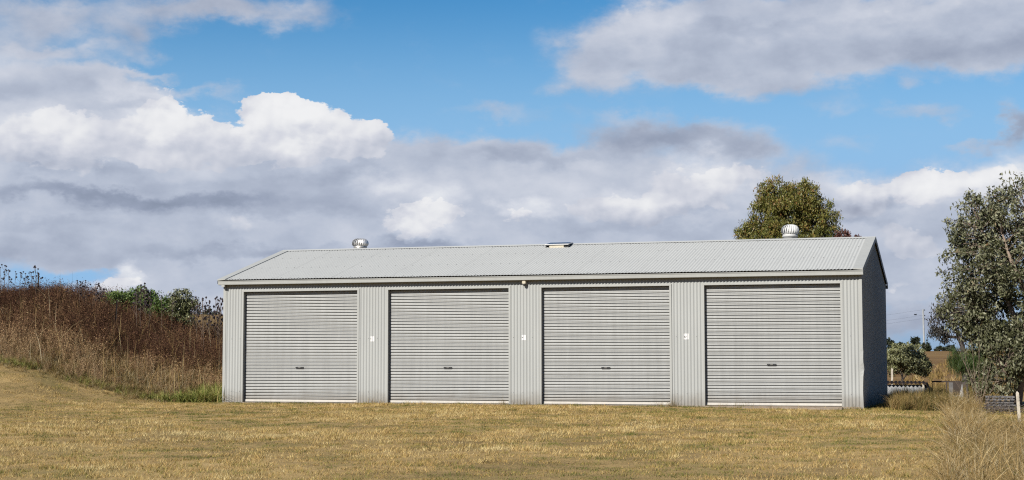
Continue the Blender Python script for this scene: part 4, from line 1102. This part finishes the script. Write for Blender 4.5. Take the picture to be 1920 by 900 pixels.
# stack of weathered slats
YP = -0.5
a, c = at_y(1846, 740, YP), at_y(1903, 740, YP); zg = float(height(a[0], YP)); Hp = a[2] - zg; wp = c[0] - a[0]
t = empty('timber_stack', (a[0], YP, zg - .05)); tag(t, 'stack of weathered grey timber slats in the grass under the gum', 'timber stack')
Hp += .05; rows = 5
for k in range(rows):
    z0 = .10 + (Hp - .10) * k / rows
    q = MB(); q.box((random.uniform(-.02, .02), random.uniform(-.015, .01), z0), (wp + random.uniform(-.06, .03), .5, z0 + (Hp - .10) / rows * .50)); o = q.build('slat', M['grey_wood'], t); o.rotation_euler = (0, random.uniform(-.012, .012), random.uniform(-.02, .02))
    if k < rows - 1:
        for j in range(5):
            xx = .04 + j * (wp - .14) / 4
            q = MB(); q.box((xx, .02, z0 + (Hp - .10) / rows * .51), (xx + .06, .48, z0 + (Hp - .10) / rows * .99)); q.build('spacer_block', M['grey_wood'], t)
for xx in (.02, wp - .10):
    q = MB(); q.box((xx, .05, 0), (xx + .08, .45, .095)); q.build('bearer', M['grey_wood'], t)
# white stakes
for px, py0, y, r, lab in ((1671.5, 689, 12.2, .026, 'white stake standing behind the trough by the shed corner'), (1910.5, 733, -5.0, .026, 'weathered white picket at the right edge in front of the gum')):
    p = at_y(px, py0, y); zb = float(height(p[0], y)) - .08; Hs = p[2] - zb
    q = MB(); q.box((-r, -.012, 0), (r, .012, Hs * .94)); q.mesh([(-r, -.012, Hs * .94), (r, -.012, Hs * .94), (r, .012, Hs * .94), (-r, .012, Hs * .94), (-.004, 0, Hs)], [(0, 1, 4), (1, 2, 4), (2, 3, 4), (3, 0, 4)])
    for z in np.arange(.1, Hs * .9, .055): q.box((r, -.006, z), (r + .006, .006, z + .025))
    o = q.build('white_stake', M['white_post']); o.location = (p[0], y, zb); o.rotation_euler = (0, -.05 if px > 1800 else .015, .25); tag(o, lab, 'stake', 'white stakes right of the shed')
# bare sapling stems and a heap of dead branches
M['twig'] = simple('dead_twigs', (0.21, 0.15, 0.105), 0.9, 0, .4, 8)
M['twig_dark'] = simple('grey_dead_branches', (0.085, 0.065, 0.055), 0.9, 0, .4, 8)
YB2 = -1.2
b0_ = at_y(1842, 762, YB2); b0_[2] = float(height(b0_[0], YB2))
q = MB()
for px, py, r in ((1793, 640, .007), (1806, 655, .006), (1822, 640, .008), (1846, 690, .009), (1836, 640, .007), (1872, 705, .007), (1860, 672, .006), (1880, 725, .006), (1775, 690, .005), (1815, 690, .006), (1852, 720, .008)):
    e = at_y(px, py, YB2 + random.uniform(-.25, .25)) - b0_; s0 = np.array([random.uniform(-.10, .10), random.uniform(-.08, .08), -.03])
    m1 = s0 + (e - s0) * .5 + rng.normal(0, .02, 3)
    q.tube([s0, m1, e], [r, r * .75, r * .35], 5, 0, False)
    for _ in range(3):
        t_ = random.uniform(.45, .9); pt = s0 + (e - s0) * t_; d_ = (e - s0) * random.uniform(.12, .25) + rng.normal(0, .07, 3)
        q.tube([pt, pt + d_], [r * .45, r * .2], 4, 0, False)
o = q.build('bare_sapling', M['twig']); o.location = b0_; tag(o, 'leafless pale stems fanning up from the grass under the gum', 'sapling')
YH = -1.8
b1_ = at_y(1885, 778, YH); b1_[2] = float(height(b1_[0], YH)); q = MB()
for k in range(70):
    s0 = np.array([random.uniform(-.42, .42), random.uniform(-.2, .2), random.uniform(0, .14)]); a_ = random.uniform(0, 6.28); l_ = random.uniform(.15, .5)
    d_ = np.array([math.cos(a_) * l_, math.sin(a_) * l_ * .5, random.uniform(-.03, .25)])
    q.tube([s0, s0 + d_ * .5 + rng.normal(0, .02, 3), s0 + d_], [.008, .006, .003], 4, 0, False)
o = q.build('brush_pile', M['twig_dark']); o.location = b1_; tag(o, 'heap of dead grey branches under the timber stack', 'brush pile')

# power pole, its lines and a bird
M['pole'] = simple('pole_concrete', (0.42, 0.44, 0.45), 0.8, 0, .15, 2)
YPL = 250.0
tp0 = at_y(1730.6, 580, YPL); zb = float(height(tp0[0], YPL)) - .5; Hq = tp0[2] - zb
t = empty('power_pole', (tp0[0], YPL, zb)); tag(t, 'tall grey power pole rising beyond the far ridge', 'power pole')
q = MB(); q.tube([(0.12, 0, 0), (0, 0, Hq)], [.21, .13], 10); q.build('pole', M['pole'], t)
kk = np.linalg.norm(tp0 - CAM) / F
ins = []
for py in (581.5, 591.5, 597.5):
    z = Hq - (py - 580) * kk
    q = MB(); q.tube([(.05, 0, z), (.26, 0, z)], .04, 6); q.lathe([(.03, -.09), (.11, -.06), (.06, -.02), (.11, .02), (.05, .07), (.001, .09)], 8, (.27, 0, z + .02)); q.build('insulator', M['black'], t); ins.append((.27, 0, z + .12))
for nm_ in range(3):
    a = np.array(ins[nm_]) + np.array([tp0[0], YPL, zb]); e = a + np.array([-70, -30, -3.0 - 2.0 * nm_ * 0]); pts = [a + (e - a) * s - np.array([0, 0, 2.2 * 4 * s * (1 - s)]) for s in np.linspace(0, 1, 13)]
    q = MB(); q.tube(pts, .008, 5); o = q.build('power_line', M['black']); tag(o, 'thin power line running left from the pole, %s of the three' % ('topmost', 'middle', 'lowest')[nm_], 'power line', 'power lines')
pb_ = at_y(1716.5, 590.5, 90.0)
q = MB(); q.tube([(-.11, 0, 0), (-.06, 0, .015), (0, 0, .02), (.07, 0, .01), (.13, 0, 0)], [.008, .035, .045, .03, .006], 8)
for s in (-1, 1): q.mesh([(-.05, 0, .03), (.06, 0, .03), (.03, s * .18, .09), (-.02, s * .30, .05), (.05, 0, .022), (-.04, 0, .022)], [(0, 1, 2, 3), (3, 2, 4, 5)])
o = q.build('bird', M['black']); o.location = pb_; o.rotation_euler = (0, 0, .5); tag(o, 'tiny dark bird in the sky left of the power pole', 'bird')
